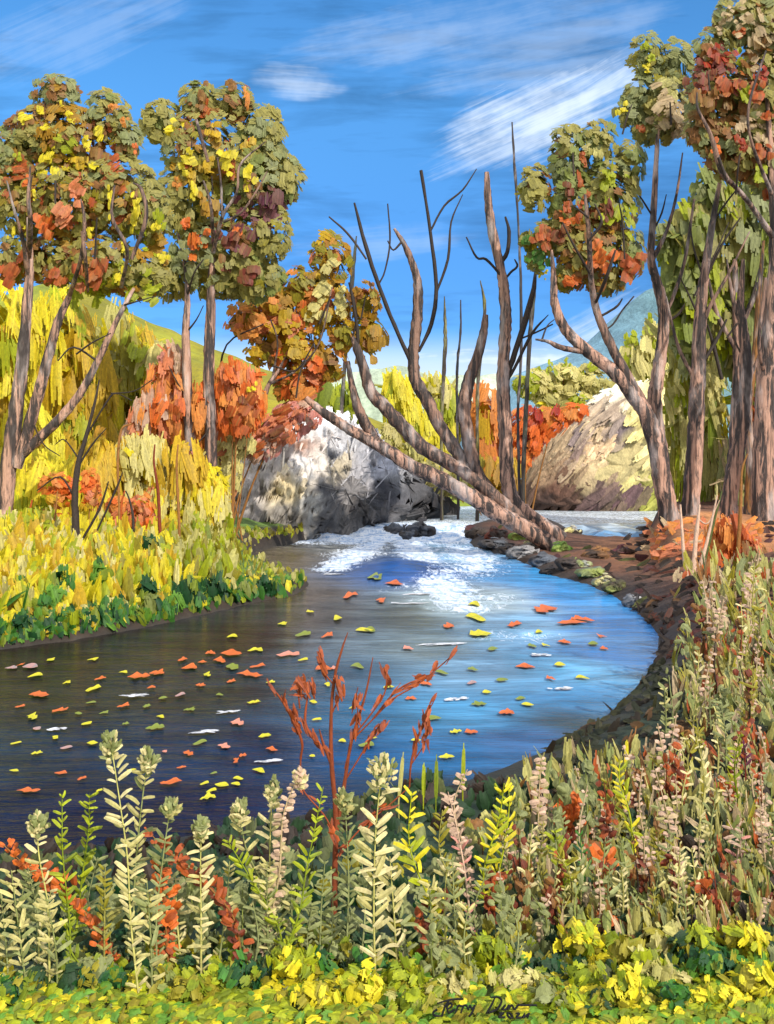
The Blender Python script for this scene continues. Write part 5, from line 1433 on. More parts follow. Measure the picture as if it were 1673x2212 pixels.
mb = MB()
q = scatter(-60, 690, 1150, 1400, 2900)
_px, _py = q[:, 0] / q[:, 1] * F + CX, HY - (q[:, 2] - H) / q[:, 1] * F
open_ = (_px > 510) & (_py < 1250)
py = HY - (q[:, 2] - H) / q[:, 1] * F
px = q[:, 0] / q[:, 1] * F + CX
sdq = signed_dist(q[:, 0], q[:, 1])
n = len(q)
cl = np.where((sdq < 0.55 + 0.3 * rng.normal(size=n))[:, None], pick([(3, 'green'), (2, 'dkgreen'), (2, 'limedk'), (1, 'fresh')], n), pick([(6, 'yellow'), (3, 'gold'), (2, 'lime'), (1, 'olive_y'), (2, 'khaki')], n))
cl = np.where(((px > 380) & (py < 1260))[:, None], pick([(3, 'olive_y'), (2, 'khaki2'), (2, 'lime'), (1, 'limedk')], n), cl)
hgt = 26 / F * q[:, 1] * (0.6 + 0.9 * rng.random(n))
hgt = hgt * np.where(open_, 0.7, np.where(sdq > 0.9, 2.6, 1.0))
dabs(mb, q + np.stack([0 * hgt, 0 * hgt, 0.3 * hgt], -1), np.array([0.25, -1, 0.45]) + 0.4 * rng.normal(size=(n, 3)), np.array([0, 0, 1.0]) + 0.2 * rng.normal(size=(n, 3)), hgt, hgt * (0.3 + 0.3 * rng.random(n)) * np.where(sdq > 0.9, 0.5, 1.0), cl, cl * 0.75, S=4, curl=0.15, rag=0.5)
tag(mb.build('bank_grass', M_LEAF), 'short green and yellow grass covering the left bank', 'grass', kind='stuff')

LB = 'low green plants along the left bank'
lows = [(42, 1265, 26, 24, 'green'), (130, 1260, 30, 44, 'green'), (120, 1290, 24, 30, 'fresh'), (95, 1310, 24, 24, 'green'), (218, 1245, 24, 44, 'fresh'), (45, 1345, 24, 18, 'dkgreen'), (205, 1335, 26, 18, 'dkgreen'), (255, 1320, 26, 24, 'green'), (325, 1300, 26, 30, 'moss'), (322, 1275, 24, 26, 'dkgreen'), (405, 1275, 30, 32, 'dkgreen'),
        (425, 1300, 26, 20, 'green'), (465, 1270, 30, 30, 'dkgreen'), (495, 1285, 24, 20, 'green'), (530, 1275, 24, 18, 'moss'), (575, 1268, 30, 20, 'dkgreen'), (600, 1275, 22, 14, 'green'), (325, 1185, 30, 30, 'moss'), (380, 1300, 20, 20, 'fresh'), (160, 1335, 26, 24, 'lime'), (10, 1360, 24, 16, 'green'), (300, 1330, 24, 18, 'fresh'), (360, 1322, 22, 16, 'green')]
for (x, y, rx, ry, cn), lab in zip(lows, ordinal_labels(lows, lambda l: l[4], lambda l: l[0], lambda k, n, c: f'{dict(green="mid green", fresh="fresh light green", dkgreen="dark green", moss="dull mossy green", lime="lime")[k]} low plant on the left bank, {n} of its colour from the left', lambda k: 'only lime coloured low plant on the left bank')):
    q = on_ground(x, min(1380, y + ry))
    mb_ = MB()
    foliage(mb_, [(x, y, rx, ry)], q[1], [(4, cn), (1, 'limedk'), (1, 'dkgreen')], size=(34, 20), cover=1.7, orient='up', curl=0.12, inner=0.15, jit=0.5, rag=0.6, k=1.0)
    o = mb_.build('low_plant', M_LEAF, None, loc=q)
    tag(o, lab, 'plant', LB)


# ------------------------------------------------------------------ right bank: leaf litter and undergrowth
mb = MB()
q = np.concatenate([scatter(1020, 1720, 1130, 1420, 1300), scatter(1180, 1740, 1400, 1750, 1500, lambda a, b: True)])
n = len(q)
py = HY - (q[:, 2] - H) / q[:, 1] * F
px = q[:, 0] / q[:, 1] * F + CX
cl = pick([(4, 'mud'), (2, 'brick'), (1, 'brown'), (1, 'maroon'), (2, 'dark')], n)
cl = np.where((py > 1440)[:, None], pick([(4, 'bottle'), (3, 'olive_dk'), (2, 'mud'), (1, 'brown')], n), cl)
patch = (px > 1405) & (px < 1640) & (py < 1210) & (q[:, 0] > 6.5)
cl = np.where(patch[:, None], pick([(4, 'salmon'), (3, 'orange2'), (1, 'tan')], n), cl)
cl = np.where(((px < 1400) & (py < 1320))[:, None], pick([(3, 'mud'), (2, 'dark'), (2, 'slate'), (1, 'moss'), (1, 'maroon')], n), cl)
cl = np.where(patch[:, None], cl, 0.6 * cl + 0.4 * K['mud'])
frontm = py > 1440
cl = np.where(frontm[:, None], 0.7 * cl + 0.1 * K['bottle'], cl)
cl = np.where(patch[:, None], cl, 0.7 * cl + 0.3 * K['mud'])
thin_ = (~((px < 1400) & (py < 1300)) | (rng.random(n) < 0.3)) & (patch | (rng.random(n) < 0.6))
q, cl = q[thin_], cl[thin_]
n = len(q)
s_ = q[:, 1] / F
dabs(mb, q + np.array([0, 0, 0.03]), np.array([0.1, -0.7, 0.8]) + 0.35 * rng.normal(size=(n, 3)), np.array([0.8, 0, 0.5]) + 0.5 * rng.normal(size=(n, 3)), 44 * s_ * (0.5 + rng.random(n)), 15 * s_ * (0.6 + 0.8 * rng.random(n)), cl, 0.85 * cl, S=4, curl=0.1, rag=0.4)
tag(mb.build('leaf_litter', M_LEAF), 'brown and orange fallen leaves and earth covering the right bank', 'leaf litter', kind='stuff')

mb = MB()
q = np.concatenate([scatter(1440, 1740, 1250, 1560, 800), scatter(1120, 1740, 1540, 2060, 1100)])
n = len(q)
py = HY - (q[:, 2] - H) / q[:, 1] * F
edge_ = signed_dist(q[:, 0], q[:, 1]) > np.where((q[:, 0] / q[:, 1] * F + CX > 1455) | (q[:, 1] < 9.5), 1.0, 2.0) + 0.3 * rng.normal(size=n)
q, py = q[edge_], py[edge_]
n = len(q)
cl = pick([(3, 'tan'), (4, 'khaki2'), (2, 'sage'), (4, 'olive'), (2, 'brown'), (2, 'moss'), (2, 'olive_y'), (1, 'rust')], n)
s_ = q[:, 1] / F
hh = 70 * s_ * (0.5 + 0.9 * rng.random(n))
dabs(mb, q + np.stack([0 * hh, 0 * hh, 0.45 * hh], -1), np.array([0.2, -1, 0.3]) + 0.4 * rng.normal(size=(n, 3)), np.array([0, 0, 1.0]) + 0.16 * rng.normal(size=(n, 3)), hh, 15 * s_ * (0.5 + rng.random(n)), cl, cl * 0.65, S=4, curl=0.12, rag=0.7, point=0.8)
tag(mb.build('dry_grass', M_LEAFN), 'dry tan and olive grass standing over the right bank', 'grass', kind='stuff')

# ------------------------------------------------------------------ foreground: ground cover
mb = MB()
q = np.concatenate([scatter(-80, 1760, 1700, 2080, 2000), scatter(-80, 1760, 2060, 2260, 2600)])
n = len(q)
py = HY - (q[:, 2] - H) / q[:, 1] * F
px = q[:, 0] / q[:, 1] * F + CX
cl = pick([(4, 'bottle'), (2, 'dkgreen'), (3, 'olive_dk'), (2, 'grey_green'), (2, 'sage'), (1, 'olive_y')], n)
cl = np.where(((px > 1000) & (py < 2060))[:, None], pick([(3, 'bottle'), (3, 'olive_dk'), (1, 'mud'), (2, 'olive_y'), (1, 'brown'), (2, 'sage'), (1, 'khaki2')], n), cl)
shore_strip = signed_dist(q[:, 0], q[:, 1]) < 1.6
cl = np.where(shore_strip[:, None], pick([(3, 'bottle'), (2, 'mud'), (1, 'olive_dk')], n), cl)
edge = 2100 + 40 * np.sin(px / 90.0) + 30 * rng.normal(size=n)
cl = np.where((py > edge)[:, None], pick([(4, 'lime'), (1.4, 'yellow'), (4, 'limedk'), (3, 'fresh'), (2, 'olive_y')], n), cl)
s_ = q[:, 1] / F
hh = np.where(py > 2080, 34, 40) * s_ * (0.6 + 0.8 * rng.random(n))
flat = (py > 2120)[:, None]
nr = np.where(flat, np.array([0.1, -0.45, 1.0]), np.array([0.2, -1, 0.4])) + 0.35 * rng.normal(size=(n, 3))
dabs(mb, q + np.stack([0 * hh, 0 * hh, np.where(py > 2120, 0.04, 0.35 * hh)], -1), nr, np.where(flat, np.array([0.8, 0.3, 0.2]), np.array([0, 0, 1.0])) + 0.45 * rng.normal(size=(n, 3)), hh * 1.1, hh * (0.45 + 0.4 * rng.random(n)), cl, cl * 0.72, S=5, curl=0.25, rag=0.45)
tag(mb.build('bank_grass', M_LEAFN), 'yellow green grass and dark undergrowth along the near bank', 'grass', kind='stuff')

CLG = 'leafy clumps along the near grass edge'
clumps = [(20, 2130, 34, 30, 'dkgreen'), (75, 2120, 40, 34, 'bottle'), (165, 2120, 40, 40, 'bottle'), (205, 2090, 44, 34, 'grey_green'), (245, 2110, 30, 26, 'dkgreen'), (420, 2085, 36, 30, 'bottle'), (420, 2140, 46, 36, 'olive_y'), (515, 2105, 46, 46, 'dkgreen'), (470, 2120, 40, 34, 'lime'), (575, 2100, 30, 30, 'bottle'),
          (640, 2080, 50, 60, 'yellow'), (685, 2150, 50, 40, 'lemon'), (690, 2085, 36, 40, 'dkgreen'), (770, 2130, 60, 50, 'yellow'), (800, 2085, 40, 34, 'dkgreen'), (870, 2110, 50, 40, 'lime'), (905, 2160, 60, 34, 'khaki2'), (960, 2130, 50, 34, 'cream2'), (990, 2075, 40, 34, 'grey_green'), (1060, 2060, 44, 46, 'lime'),
          (1120, 2120, 60, 28, 'cream2'), (1190, 2090, 36, 24, 'bottle'), (1180, 2150, 44, 40, 'grey_green'), (1260, 2030, 50, 60, 'yellow'), (1260, 2110, 44, 40, 'lime'), (1340, 2050, 44, 44, 'olive_y'), (1350, 2130, 44, 60, 'lemon'), (1400, 2080, 50, 40, 'khaki2'), (1420, 2030, 50, 34, 'cream2'), (1475, 2060, 40, 44, 'bottle'), (1450, 2110, 36, 30, 'cream2'),
          (1545, 2080, 50, 50, 'green'), (1520, 2030, 40, 40, 'lime'), (1460, 2150, 44, 36, 'green'), (1610, 2030, 44, 50, 'yellow'), (1630, 2120, 50, 50, 'lemon'), (1560, 2150, 60, 36, 'yellow'), (700, 2030, 34, 44, 'olive_y'), (1010, 2110, 36, 30, 'grey_green'), (1230, 2160, 44, 26, 'lime'), (340, 2120, 36, 30, 'olive_dk'), (740, 2060, 34, 40, 'grey_green'), (1300, 2165, 50, 26, 'bottle')]
cl_n = dict(dkgreen='dark green', bottle='deep bottle green', grey_green='grey green', olive_y='olive yellow', lime='lime green', yellow='bright yellow', lemon='lemon yellow', khaki2='khaki', cream2='cream', green='vivid green', olive_dk='dark olive')
for (x, y, rx, ry, cn), lab in zip(clumps, ordinal_labels(clumps, lambda l: l[4], lambda l: l[0], lambda k, n, c: f'{cl_n[k]} clump at the near grass edge, {n} of its colour from the left', lambda k: f'only {cl_n[k]} leafy clump at the near grass edge')):
    qg = on_ground(x, min(2195, y + ry * 0.9))
    mb_ = MB()
    alt = dict(yellow='lime', lemon='yellow', lime='limedk', bottle='dkgreen', dkgreen='green', cream2='khaki2', khaki2='lime', grey_green='sage', olive_y='limedk', green='dkgreen', olive_dk='moss')[cn]
    foliage(mb_, [(x, y, rx * 1.15, ry * 0.9), (x + rx * 0.5, y + ry * 0.3, rx * 0.7, ry * 0.6)], qg[1], [(3, cn), (2, alt), (1, 'limedk'), (1, 'olive_y')], size=(36, 20), cover=2.0, depthf=0.9, curl=0.12, S=5, rag=0.6, jit=0.7, inner=0.2, clump=0.4, orient='slant' if int(x) % 2 else 'any', k=0.85)
    o = mb_.build('leafy_clump', M_LEAFN, None, loc=qg)
    tag(o, lab, 'plant', CLG)

# ------------------------------------------------------------------ foreground: flower stalks
PG = 'tall flowering weeds along the near bank'


def weed(label, path, kind, group=PG, leaf=34, d=None, dens=1.0, plume=None, name='tall_weed', cat='weed'):
    """path: picture polyline from the foot up"""
    foot = on_ground(path[0][0], min(path[0][1], 2190))
    d = foot[1] if d is None else d
    foot[1] = d
    stemc, ca, cb, tipc, style = kind
    root = empty(name, foot, label, cat, group)
    tip_d = random.uniform(-0.15, 0.1)
    path = [path[0]] + [(a + random.uniform(-7, 7), b) for a, b in path[1:]]
    n = len(path)
    pts = [[*P(p[0], p[1], d + tip_d * k / max(1, n - 1)), (5.0 - 3.2 * k / max(1, n - 1)) / F * d * 0.5] for k, p in enumerate(path)]
    zg = float(terrain(pts[0][0], pts[0][1]))
    if pts[0][2] > zg:
        pts.insert(0, [pts[0][0], pts[0][1], zg - 0.03, pts[0][3]])
    sp = smooth_path(pts, 10)
    ms = MB()
    tube(ms, pts, K[stemc], 6, 8)
    ms.build('stem', M_TWIG, root)
    X = sp[:, :3]
    seg = np.concatenate([[0], np.cumsum(np.linalg.norm(np.diff(X, axis=0), axis=1))])
    tot_l = seg[-1]
    u_ = d / F
    step = (15.5 if style in ('herring', 'fern') else 7.0 if style == 'spray' else 12.0 if style == 'spike' else 16.0) * u_ / dens
    m = max(4, int(tot_l / step))
    s = (np.arange(m) + 0.6 * rng.random(m)) / m * tot_l
    fr = s / tot_l
    base = np.stack([np.interp(s, seg, X[:, k]) for k in range(3)], -1)
    tdir = unit(np.stack([np.interp(s, seg, np.gradient(X[:, k])) for k in range(3)], -1))
    ml = MB()
    L0 = leaf * u_
    if style in ('herring', 'spike', 'fern', 'spray'):
        for side in (-1, 1):
            jit = rng.normal(size=(m, 3))
            az = rng.random(m) * 1.1 - 0.55                                   # fanned round the stem
            out = np.stack([side * np.cos(az), np.sin(az), np.zeros(m)], -1)
            up = 0.75 if style == 'herring' else (0.15 if style == 'spike' else 1.0)
            if style == 'spray':
                base = base + rng.normal(size=base.shape) * 5 * u_
            dr = unit(out + (up + 0.25 * rng.normal(size=(m, 1))) * tdir + 0.18 * jit)
            ln = L0 * (0.4 + 0.85 * rng.random(m)) * (0.62 + 0.5 * np.sin(np.pi * np.clip(1 - fr, 0, 1) ** 0.8))
            if style == 'spike':
                ln = ln * 0.55
            cc = np.where(rng.random((m, 1)) < np.clip(0.25 + 0.75 * fr[:, None], 0, 1), K[ca], K[cb])
            cc = cc * (0.85 + 0.3 * rng.random((m, 1)))
            nr = np.array([0.2, -1.0, 0.5]) + 0.3 * rng.normal(size=(m, 3))
            keep_ = rng.random(m) < 0.86
            dabs(ml, (base + dr * ln[:, None] * 0.5)[keep_], nr[keep_], dr[keep_], ln[keep_], (ln * (0.40 if style in ('spike', 'spray') else 0.17) + 1.6 * u_)[keep_], cc[keep_], cc[keep_] * 0.8, S=2, RW=4, curl=0.3, rag=0.2, point=0.85)
    else:                                                                       # loose blobs of leaves
        for rep in range(2):
            jit = rng.normal(size=(m, 3)) * np.array([9, 6, 7]) * u_
            cc = np.where(rng.random((m, 1)) < 0.6, K[ca], K[cb])
            dabs(ml, base + jit, np.array([0.2, -1, 0.4]) + 0.4 * rng.normal(size=(m, 3)), tdir + 0.5 * rng.normal(size=(m, 3)), L0 * (0.6 + 0.6 * rng.random(m)), L0 * 0.6 * (0.6 + 0.6 * rng.random(m)), cc, cc * 0.7, S=5, curl=0.25, rag=0.35)
    ml.build('leaves', M_LEAFN, root)
    if plume:
        mp = MB()
        k = int(plume[2] * 1.6 if len(plume) > 2 else 72)
        rr = np.array([plume[0], plume[0] * 0.8, plume[1]]) * 0.86 * u_
        off = unit(rng.normal(size=(k, 3))) * rng.random((k, 1)) ** 0.5 * rr
        tip = X[-1] - np.array([0, 0, 0.4]) * rr
        cc = np.where(rng.random((k, 1)) < np.clip(0.45 - off[:, 2:3] / rr[2] * 0.4, 0.1, 0.9), K[tipc], K['grey_green'] if kind[1] in ('cream', 'cream2', 'grey_green') else K[ca])
        dabs(mp, tip + off, np.array([0.2, -1, 0.4]) + 0.5 * rng.normal(size=(k, 3)), off / rr + np.array([0, 0, 0.9]), 20 * u_ * (0.6 + 0.7 * rng.random(k)), 9 * u_ * (0.7 + 0.6 * rng.random(k)), cc, cc * 0.8, S=3, curl=0.25, rag=0.4)
        mp.build('flower_head', M_LEAFN, root)
    return root


KIND = {  # stem, upper leaf, lower leaf, flower, style
    'cream': ('khaki2', 'cream', 'cream2', 'cream', 'herring'), 'creamgrey': ('grey_green', 'cream2', 'grey_green', 'cream', 'herring'), 'grey': ('sage', 'grey_green', 'sage', 'cream2', 'herring'),
    'yellow': ('lime', 'yellow', 'lime', 'yellow', 'fern'), 'lime': ('limedk', 'lime', 'limedk', 'yellow', 'fern'), 'orange': ('brown', 'orange', 'rust', 'orange', 'spray'), 'red': ('brown', 'rust', 'brick', 'orange', 'spray'),
    'tan': ('tan', 'peach', 'tan', 'cream', 'spike'), 'olive': ('olive', 'olive_y', 'olive', 'khaki', 'fern'), 'rust': ('brick', 'rust', 'brick', 'rust', 'blob'), 'sage': ('moss', 'sage', 'grey_green', 'sage', 'blob'), 'plum': ('dkred', 'plum', 'maroon', 'pink', 'fern'), 'pink': ('peach', 'peach', 'pink', 'pink', 'herring'),
    'green': ('green', 'green', 'dkgreen', 'lime', 'fern'), 'brown': ('mud', 'brown', 'brick', 'tan', 'blob')}
kname = dict(cream='cream leaved', creamgrey='cream and grey leaved', grey='grey green leaved', yellow='bright yellow', lime='lime green', orange='orange leaved', red='dark red', tan='tan spiky', olive='olive yellow', rust='rust brown', sage='sage leafy', plum='plum coloured', pink='pale pink leaved', green='vivid green', brown='brown leafy')
W = [  # kind, path from the foot up, leaf, plume
    ('cream', [(302, 2165), (290, 2000), (270, 1850), (256, 1710), (240, 1600)], 40, (26, 44)), ('creamgrey', [(292, 2080), (288, 1950), (300, 1820), (315, 1700), (328, 1630)], 36, (28, 36)),
    ('lime', [(150, 2120), (152, 2000), (142, 1850), (132, 1715)], 30, None), ('lime', [(160, 2060), (178, 1900), (190, 1790), (200, 1740), (190, 1715)], 30, None), ('cream', [(108, 2150), (98, 1960), (90, 1850), (84, 1770)], 36, (26, 30)), ('creamgrey', [(60, 2150), (40, 2000), (22, 1880)], 38, None),
    ('orange', [(258, 2090), (220, 2020), (150, 1930), (80, 1885), (12, 1826)], 32, None), ('red', [(522, 2070), (500, 1980), (440, 1910), (370, 1840), (310, 1790)], 34, None), ('orange', [(364, 2090), (362, 2000), (352, 1900), (350, 1870)], 34, None), ('creamgrey', [(125, 2150), (115, 2050), (102, 1930)], 36, None),
    ('cream', [(435, 2130), (440, 1980), (432, 1870), (436, 1780)], 36, (22, 30)), ('creamgrey', [(612, 2080), (590, 1960), (535, 1840), (516, 1740)], 34, (24, 34)), ('cream', [(582, 2100), (584, 1960), (586, 1840), (592, 1700)], 34, (20, 40)), ('tan', [(560, 2100), (595, 1900), (618, 1760), (652, 1670)], 34, (16, 30)),
    ('lime', [(586, 2130), (640, 1980), (668, 1880), (696, 1700)], 30, None), ('lime', [(620, 2110), (605, 2000), (542, 1890), (496, 1815)], 32, None), ('grey', [(748, 2080), (750, 1900), (752, 1720)], 34, (24, 36)), ('cream', [(812, 2140), (808, 1960), (818, 1800), (822, 1650)], 48, (36, 46)), ('creamgrey', [(470, 2100), (490, 1960), (495, 1860)], 34, None),
    ('grey', [(340, 2120), (335, 1980), (358, 1840), (365, 1740)], 34, (22, 26)), ('creamgrey', [(330, 2160), (330, 2040), (322, 1900)], 38, None), ('grey', [(690, 2100), (700, 1960), (698, 1860)], 32, None), ('grey', [(540, 2110), (560, 1990), (560, 1900)], 34, None), ('cream', [(395, 2110), (380, 1990), (385, 1890)], 34, None), ('grey', [(780, 2090), (786, 1960), (780, 1860)], 34, None), ('olive', [(225, 2120), (222, 1990), (228, 1870)], 34, None),
    ('lime', [(240, 2140), (150, 2060), (148, 1960)], 28, None), ('cream', [(860, 2100), (850, 1960), (842, 1850)], 44, None), ('creamgrey', [(20, 2140), (12, 2040), (6, 1930)], 36, None), ('creamgrey', [(655, 2090), (640, 2000), (630, 1910)], 32, None),
    # right half
    ('yellow', [(972, 2060), (930, 1950), (880, 1830), (884, 1710)], 40, None), ('tan', [(1022, 1950), (1002, 1850), (985, 1740), (1008, 1662)], 40, None), ('pink', [(1020, 2030), (1010, 1900), (990, 1790), (966, 1710)], 30, None), ('yellow', [(1050, 1970), (1046, 1880), (1072, 1770), (1088, 1692)], 36, None), ('yellow', [(1060, 1960), (1090, 1830), (1096, 1740), (1100, 1700)], 32, None),
    ('tan', [(1155, 1900), (1156, 1800), (1160, 1720), (1174, 1632)], 40, None), ('cream', [(1145, 2000), (1148, 1880), (1150, 1780)], 26, None), ('sage', [(1110, 1880), (1118, 1760), (1122, 1680)], 34, None), ('sage', [(1200, 1860), (1200, 1760), (1208, 1660)], 36, None), ('sage', [(1270, 1860), (1275, 1740), (1270, 1630)], 38, None), ('orange', [(1240, 1840), (1240, 1790), (1236, 1745)], 54, (34, 34, 30)),
    ('yellow', [(1368, 1870), (1366, 1770), (1345, 1690), (1338, 1640)], 34, None), ('rust', [(1488, 1740), (1484, 1690), (1466, 1630)], 44, None), ('tan', [(1450, 1890), (1440, 1780), (1418, 1660)], 34, None), ('cream', [(1500, 1840), (1520, 1700), (1510, 1590)], 30, None), ('olive', [(1000, 2030), (985, 1930), (955, 1840), (950, 1750)], 32, None),
    ('lime', [(1230, 1960), (1210, 1880), (1205, 1790)], 30, None), ('green', [(1280, 1960), (1268, 1890), (1250, 1800)], 28, None), ('rust', [(1070, 2000), (1060, 1930), (1058, 1880)], 34, None), ('rust', [(912, 2080), (908, 2020), (915, 1960)], 36, None), ('rust', [(970, 2000), (958, 1960), (955, 1920)], 34, None), ('olive', [(1110, 2060), (1100, 1970), (1082, 1910)], 30, None),
    ('plum', [(1610, 1720), (1615, 1650), (1606, 1600)], 24, None), ('lime', [(1600, 1760), (1592, 1660), (1600, 1580)], 28, None), ('pink', [(1620, 1900), (1605, 1840), (1600, 1790)], 30, None), ('pink', [(1590, 1890), (1588, 1820), (1570, 1770)], 30, None), ('orange', [(1575, 1760), (1572, 1720), (1570, 1690)], 32, None), ('rust', [(1560, 1990), (1535, 1930), (1510, 1905)], 32, None), ('orange', [(1300, 1900), (1302, 1870), (1310, 1850)], 40, None), ('tan', [(1390, 1960), (1394, 1880), (1400, 1800)], 30, None),
    ('cream', [(1460, 2000), (1470, 1900), (1465, 1820)], 30, None), ('brown', [(1390, 1970), (1400, 1900), (1395, 1850)], 34, None), ('brown', [(1210, 2010), (1190, 1950), (1180, 1900)], 34, None), ('orange', [(1290, 2010), (1318, 1990), (1320, 1985)], 30, None), ('grey', [(1320, 2000), (1310, 1920), (1312, 1870)], 34, None), ('tan', [(1180, 2060), (1175, 1980), (1190, 1930)], 30, None), ('olive', [(1240, 2000), (1235, 1900), (1210, 1840)], 30, None), ('creamgrey', [(930, 2080), (925, 1990), (930, 1900)], 34, None)]
# dry stalks filling the right bank
fill = []
for k in range(140):
    for _ in range(40):
        x, y = random.uniform(1080, 1690), random.uniform(1330, 2050)
        hgt_ = random.uniform(90, 190)
        if y - hgt_ > float(np.interp(x, [1000, 1170, 1300, 1370, 1424, 1500, 1690], [1735, 1690, 1625, 1570, 1450, 1260, 1150])):
            break
    kd = random.choice(['tan', 'tan', 'cream', 'olive', 'sage', 'grey', 'brown', 'tan', 'creamgrey', 'rust', 'olive'])
    fill.append((kd, [(x, y), (x + random.uniform(-12, 12), y - hgt_ * 0.5), (x + random.uniform(-22, 22), y - hgt_)], random.uniform(18, 28), None))
for k in range(26):
    x, y = random.uniform(-20, 1120), random.uniform(2040, 2120)
    hgt_ = random.uniform(130, 240)
    kd = random.choice(['creamgrey', 'grey', 'cream', 'grey', 'sage'])
    fill.append((kd, [(x, y), (x + random.uniform(-16, 16), y - hgt_ * 0.5), (x + random.uniform(-26, 26), y - hgt_)], random.uniform(28, 36), None))
allw = W + fill


def wkey(w):
    x, y = w[1][-1]
    part = 'high on the right bank' if (x > 1080 and y < 1640) else ('on the right near bank' if x > 836 else 'before the navy water')
    return (kname[w[0]], part)


wl = ordinal_labels(allw, wkey, lambda w: w[1][-1][0], lambda k, n, c: f'{k[0]} weed {k[1]}, {n} from the left', lambda k: f'only {k[0]} weed {k[1]}')
for (kd, path, lf, plm), lab in zip(allw, wl):
    near_ = kd in ('orange', 'red') and path[0][0] < 600
    weed(lab, path, KIND[kd], leaf=lf * (0.78 if near_ else 1.0), plume=plm, d=5.15 if near_ else None, dens=random.uniform(0.85, 1.25))

# thin lone grass blades standing up before the water
for (x0, y0, x1, y1, cn, lab) in [(1000, 1700, 1003, 1622, 'lime', 'single lime grass blade standing tallest against the water'), (942, 1720, 944, 1650, 'limedk', 'dull green grass blade left of the tallest blade'), (862, 1720, 872, 1634, 'khaki2', 'curved straw coloured grass blade by the cream plume'), (915, 1715, 917, 1660, 'lime', 'short lime grass blade between two others'), (1350, 1650, 1357, 1612, 'yellow', 'short yellow grass blade on the right bank edge')]:
    ft = on_ground(x0, y0 + 60)
    d = ft[1]
    mb_ = MB()
    dabs(mb_, [P((x0 + x1) / 2, (y0 + y1) / 2, d)], [[0, -1, 0.1]], [[(x1 - x0) / 100, 0, 1]], [(y0 - y1 + 40) / F * d], [9 / F * d], K[cn], S=3, RW=6, curl=0.05, point=0.9)
    tube(mb_, [[*ft, 0.006], [*P(x0, y0, d), 0.006]], K[cn], 5, 3)
    tag(mb_.build('grass_blade', M_LEAFN, None, loc=ft), lab, 'grass blade', 'lone grass blades')

# ------------------------------------------------------------------ the red brown dead shrub
d0 = on_ground(724, 2000)[1]
root = empty('dead_shrub', on_ground(724, 2000), 'red brown leafless shrub standing before the water in the middle', 'shrub')
root.location.z -= 0.05
main = [[(722, 2010, 22), (724, 1880, 20), (726, 1760, 18), (716, 1640, 15), (716, 1540, 12), (724, 1460, 10), (740, 1400, 7), (752, 1366, 3)],
        [(728, 1790, 15), (745, 1690, 13), (760, 1600, 11), (790, 1500, 8), (806, 1420, 3)],
        [(716, 1650, 12), (700, 1610, 10), (690, 1575, 4)]]
for s in main:
    mb = MB()
    tube(mb, pxpath([(a, b, c * 0.62) for a, b, c in s], d0), 0.55 * K['brick'] + 0.25 * K['rust'] + 0.2 * K['dark'], 8, 6)
    mb.build('stem', M_TWIG, root)
mb = MB()
tw = [[(650, 1640, 12), (652, 1600, 14), (625, 1540, 12), (600, 1500, 9), (580, 1480, 3)], [(652, 1600, 10), (640, 1555, 16), (632, 1530, 4)], [(648, 1530, 9), (645, 1490, 9), (650, 1470, 3)], [(760, 1600, 9), (800, 1560, 8), (850, 1510, 8), (900, 1480, 7), (950, 1440, 7), (985, 1408, 3)], [(765, 1590, 8), (830, 1500, 8), (832, 1440, 4)],
      [(800, 1560, 7), (860, 1490, 10), (925, 1460, 4)], [(722, 1480, 7), (700, 1450, 9), (693, 1410, 4)], [(718, 1540, 8), (735, 1500, 9), (733, 1470, 3)], [(680, 1510, 8), (668, 1470, 5)], [(885, 1700, 7), (890, 1640, 12), (915, 1560, 10), (940, 1510, 4)], [(890, 1650, 6), (920, 1600, 5), (925, 1540, 2)], [(665, 1500, 8), (660, 1560, 14), (680, 1600, 10), (705, 1620, 8)], [(750, 1680, 9), (800, 1600, 7), (830, 1560, 3)], [(745, 1660, 7), (770, 1560, 8), (775, 1500, 3)], [(650, 1640, 9), (652, 1700, 8), (700, 1760, 8), (722, 1800, 8)], [(885, 1700, 6), (840, 1740, 7), (780, 1790, 8), (728, 1850, 9)]]
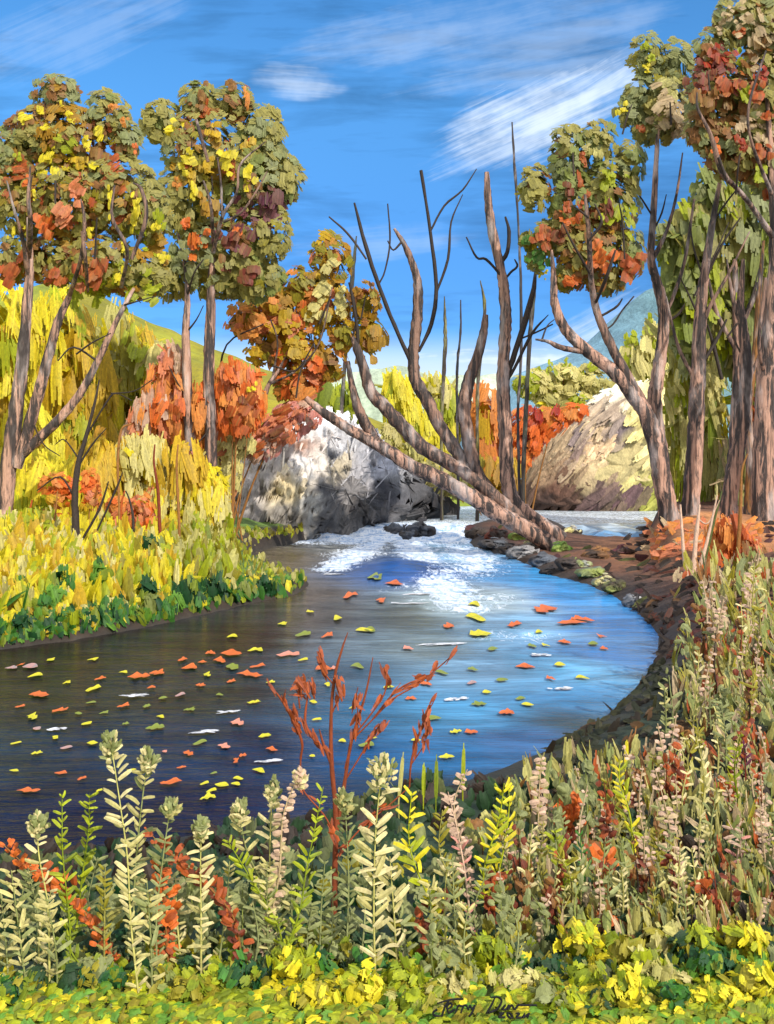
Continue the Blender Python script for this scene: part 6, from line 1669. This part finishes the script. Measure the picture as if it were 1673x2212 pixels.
for s in tw:
    mb = MB()
    tube(mb, pxpath([(a, b, c * 0.42) for a, b, c in s], d0, -0.02), K['brick'] * 0.7 + 0.3 * K['rust'], 6, 5)
    tw_o = mb.build('twig', M_TWIG, root)
    sp_ = smooth_path(pxpath(s, d0, -0.02), 8)[:, :3]
    k_ = rng.integers(len(sp_) // 3, len(sp_), 9)
    tg_ = unit(np.gradient(sp_, axis=0))[k_] + 0.22 * rng.normal(size=(9, 3))
    mb = MB()
    dabs(mb, sp_[k_] + 0.012 * rng.normal(size=(9, 3)), np.array([0.2, -1, 0.3]) + 0.3 * rng.normal(size=(9, 3)), tg_, 40 / F * d0 * (0.6 + 0.8 * rng.random(9)), 9 / F * d0 * (0.6 + 0.8 * rng.random(9)), K['rust'] * (0.7 + 0.5 * rng.random((9, 1))), K['brick'], S=3, curl=0.1, rag=0.6, point=0.85)
    mb.build('dry_leaves', M_LEAFN, root)


# ------------------------------------------------------------------ the handwriting and date along the grass edge
strokes = [  # picture polylines: name then year
    [(945, 2180), (975, 2172), (1002, 2168)], [(972, 2172), (962, 2188), (955, 2206)], [(955, 2208), (940, 2207), (936, 2200), (944, 2196)], [(966, 2194), (976, 2188), (974, 2182), (966, 2190), (970, 2200), (982, 2194)], [(984, 2200), (990, 2188), (996, 2186), (1000, 2190)], [(996, 2200), (1002, 2190), (1008, 2188), (1012, 2192)],
    [(1012, 2198), (1016, 2188), (1020, 2196), (1026, 2186), (1020, 2206), (1014, 2210)], [(1070, 2168), (1062, 2184), (1052, 2200)], [(1060, 2172), (1076, 2166), (1084, 2176), (1074, 2192), (1056, 2200)], [(1084, 2192), (1092, 2186), (1086, 2194), (1094, 2192), (1100, 2184), (1098, 2194), (1106, 2186), (1112, 2192), (1120, 2186), (1126, 2190), (1160, 2186)],
    [(1078, 2206), (1086, 2202), (1088, 2206), (1078, 2214), (1092, 2214)], [(1102, 2203), (1096, 2208), (1100, 2214), (1108, 2209), (1102, 2203)], [(1114, 2204), (1122, 2202), (1116, 2213), (1128, 2212)], [(1134, 2202), (1130, 2209), (1144, 2208)], [(1143, 2202), (1140, 2214)]]
mb = MB()
for st in strokes:
    pts = []
    for k, (a, b) in enumerate(st):
        g_ = on_ground(a, b + 30)
        pts.append([g_[0], g_[1], g_[2] + 0.085, 0.0042 * (1.2 if k else 0.8)])
    tube(mb, pts, K['black'], 6, 6, 0.05)
tag(mb.build('handwriting', M_INK), 'dark handwritten name and year lying on the bright near grass', 'handwriting')
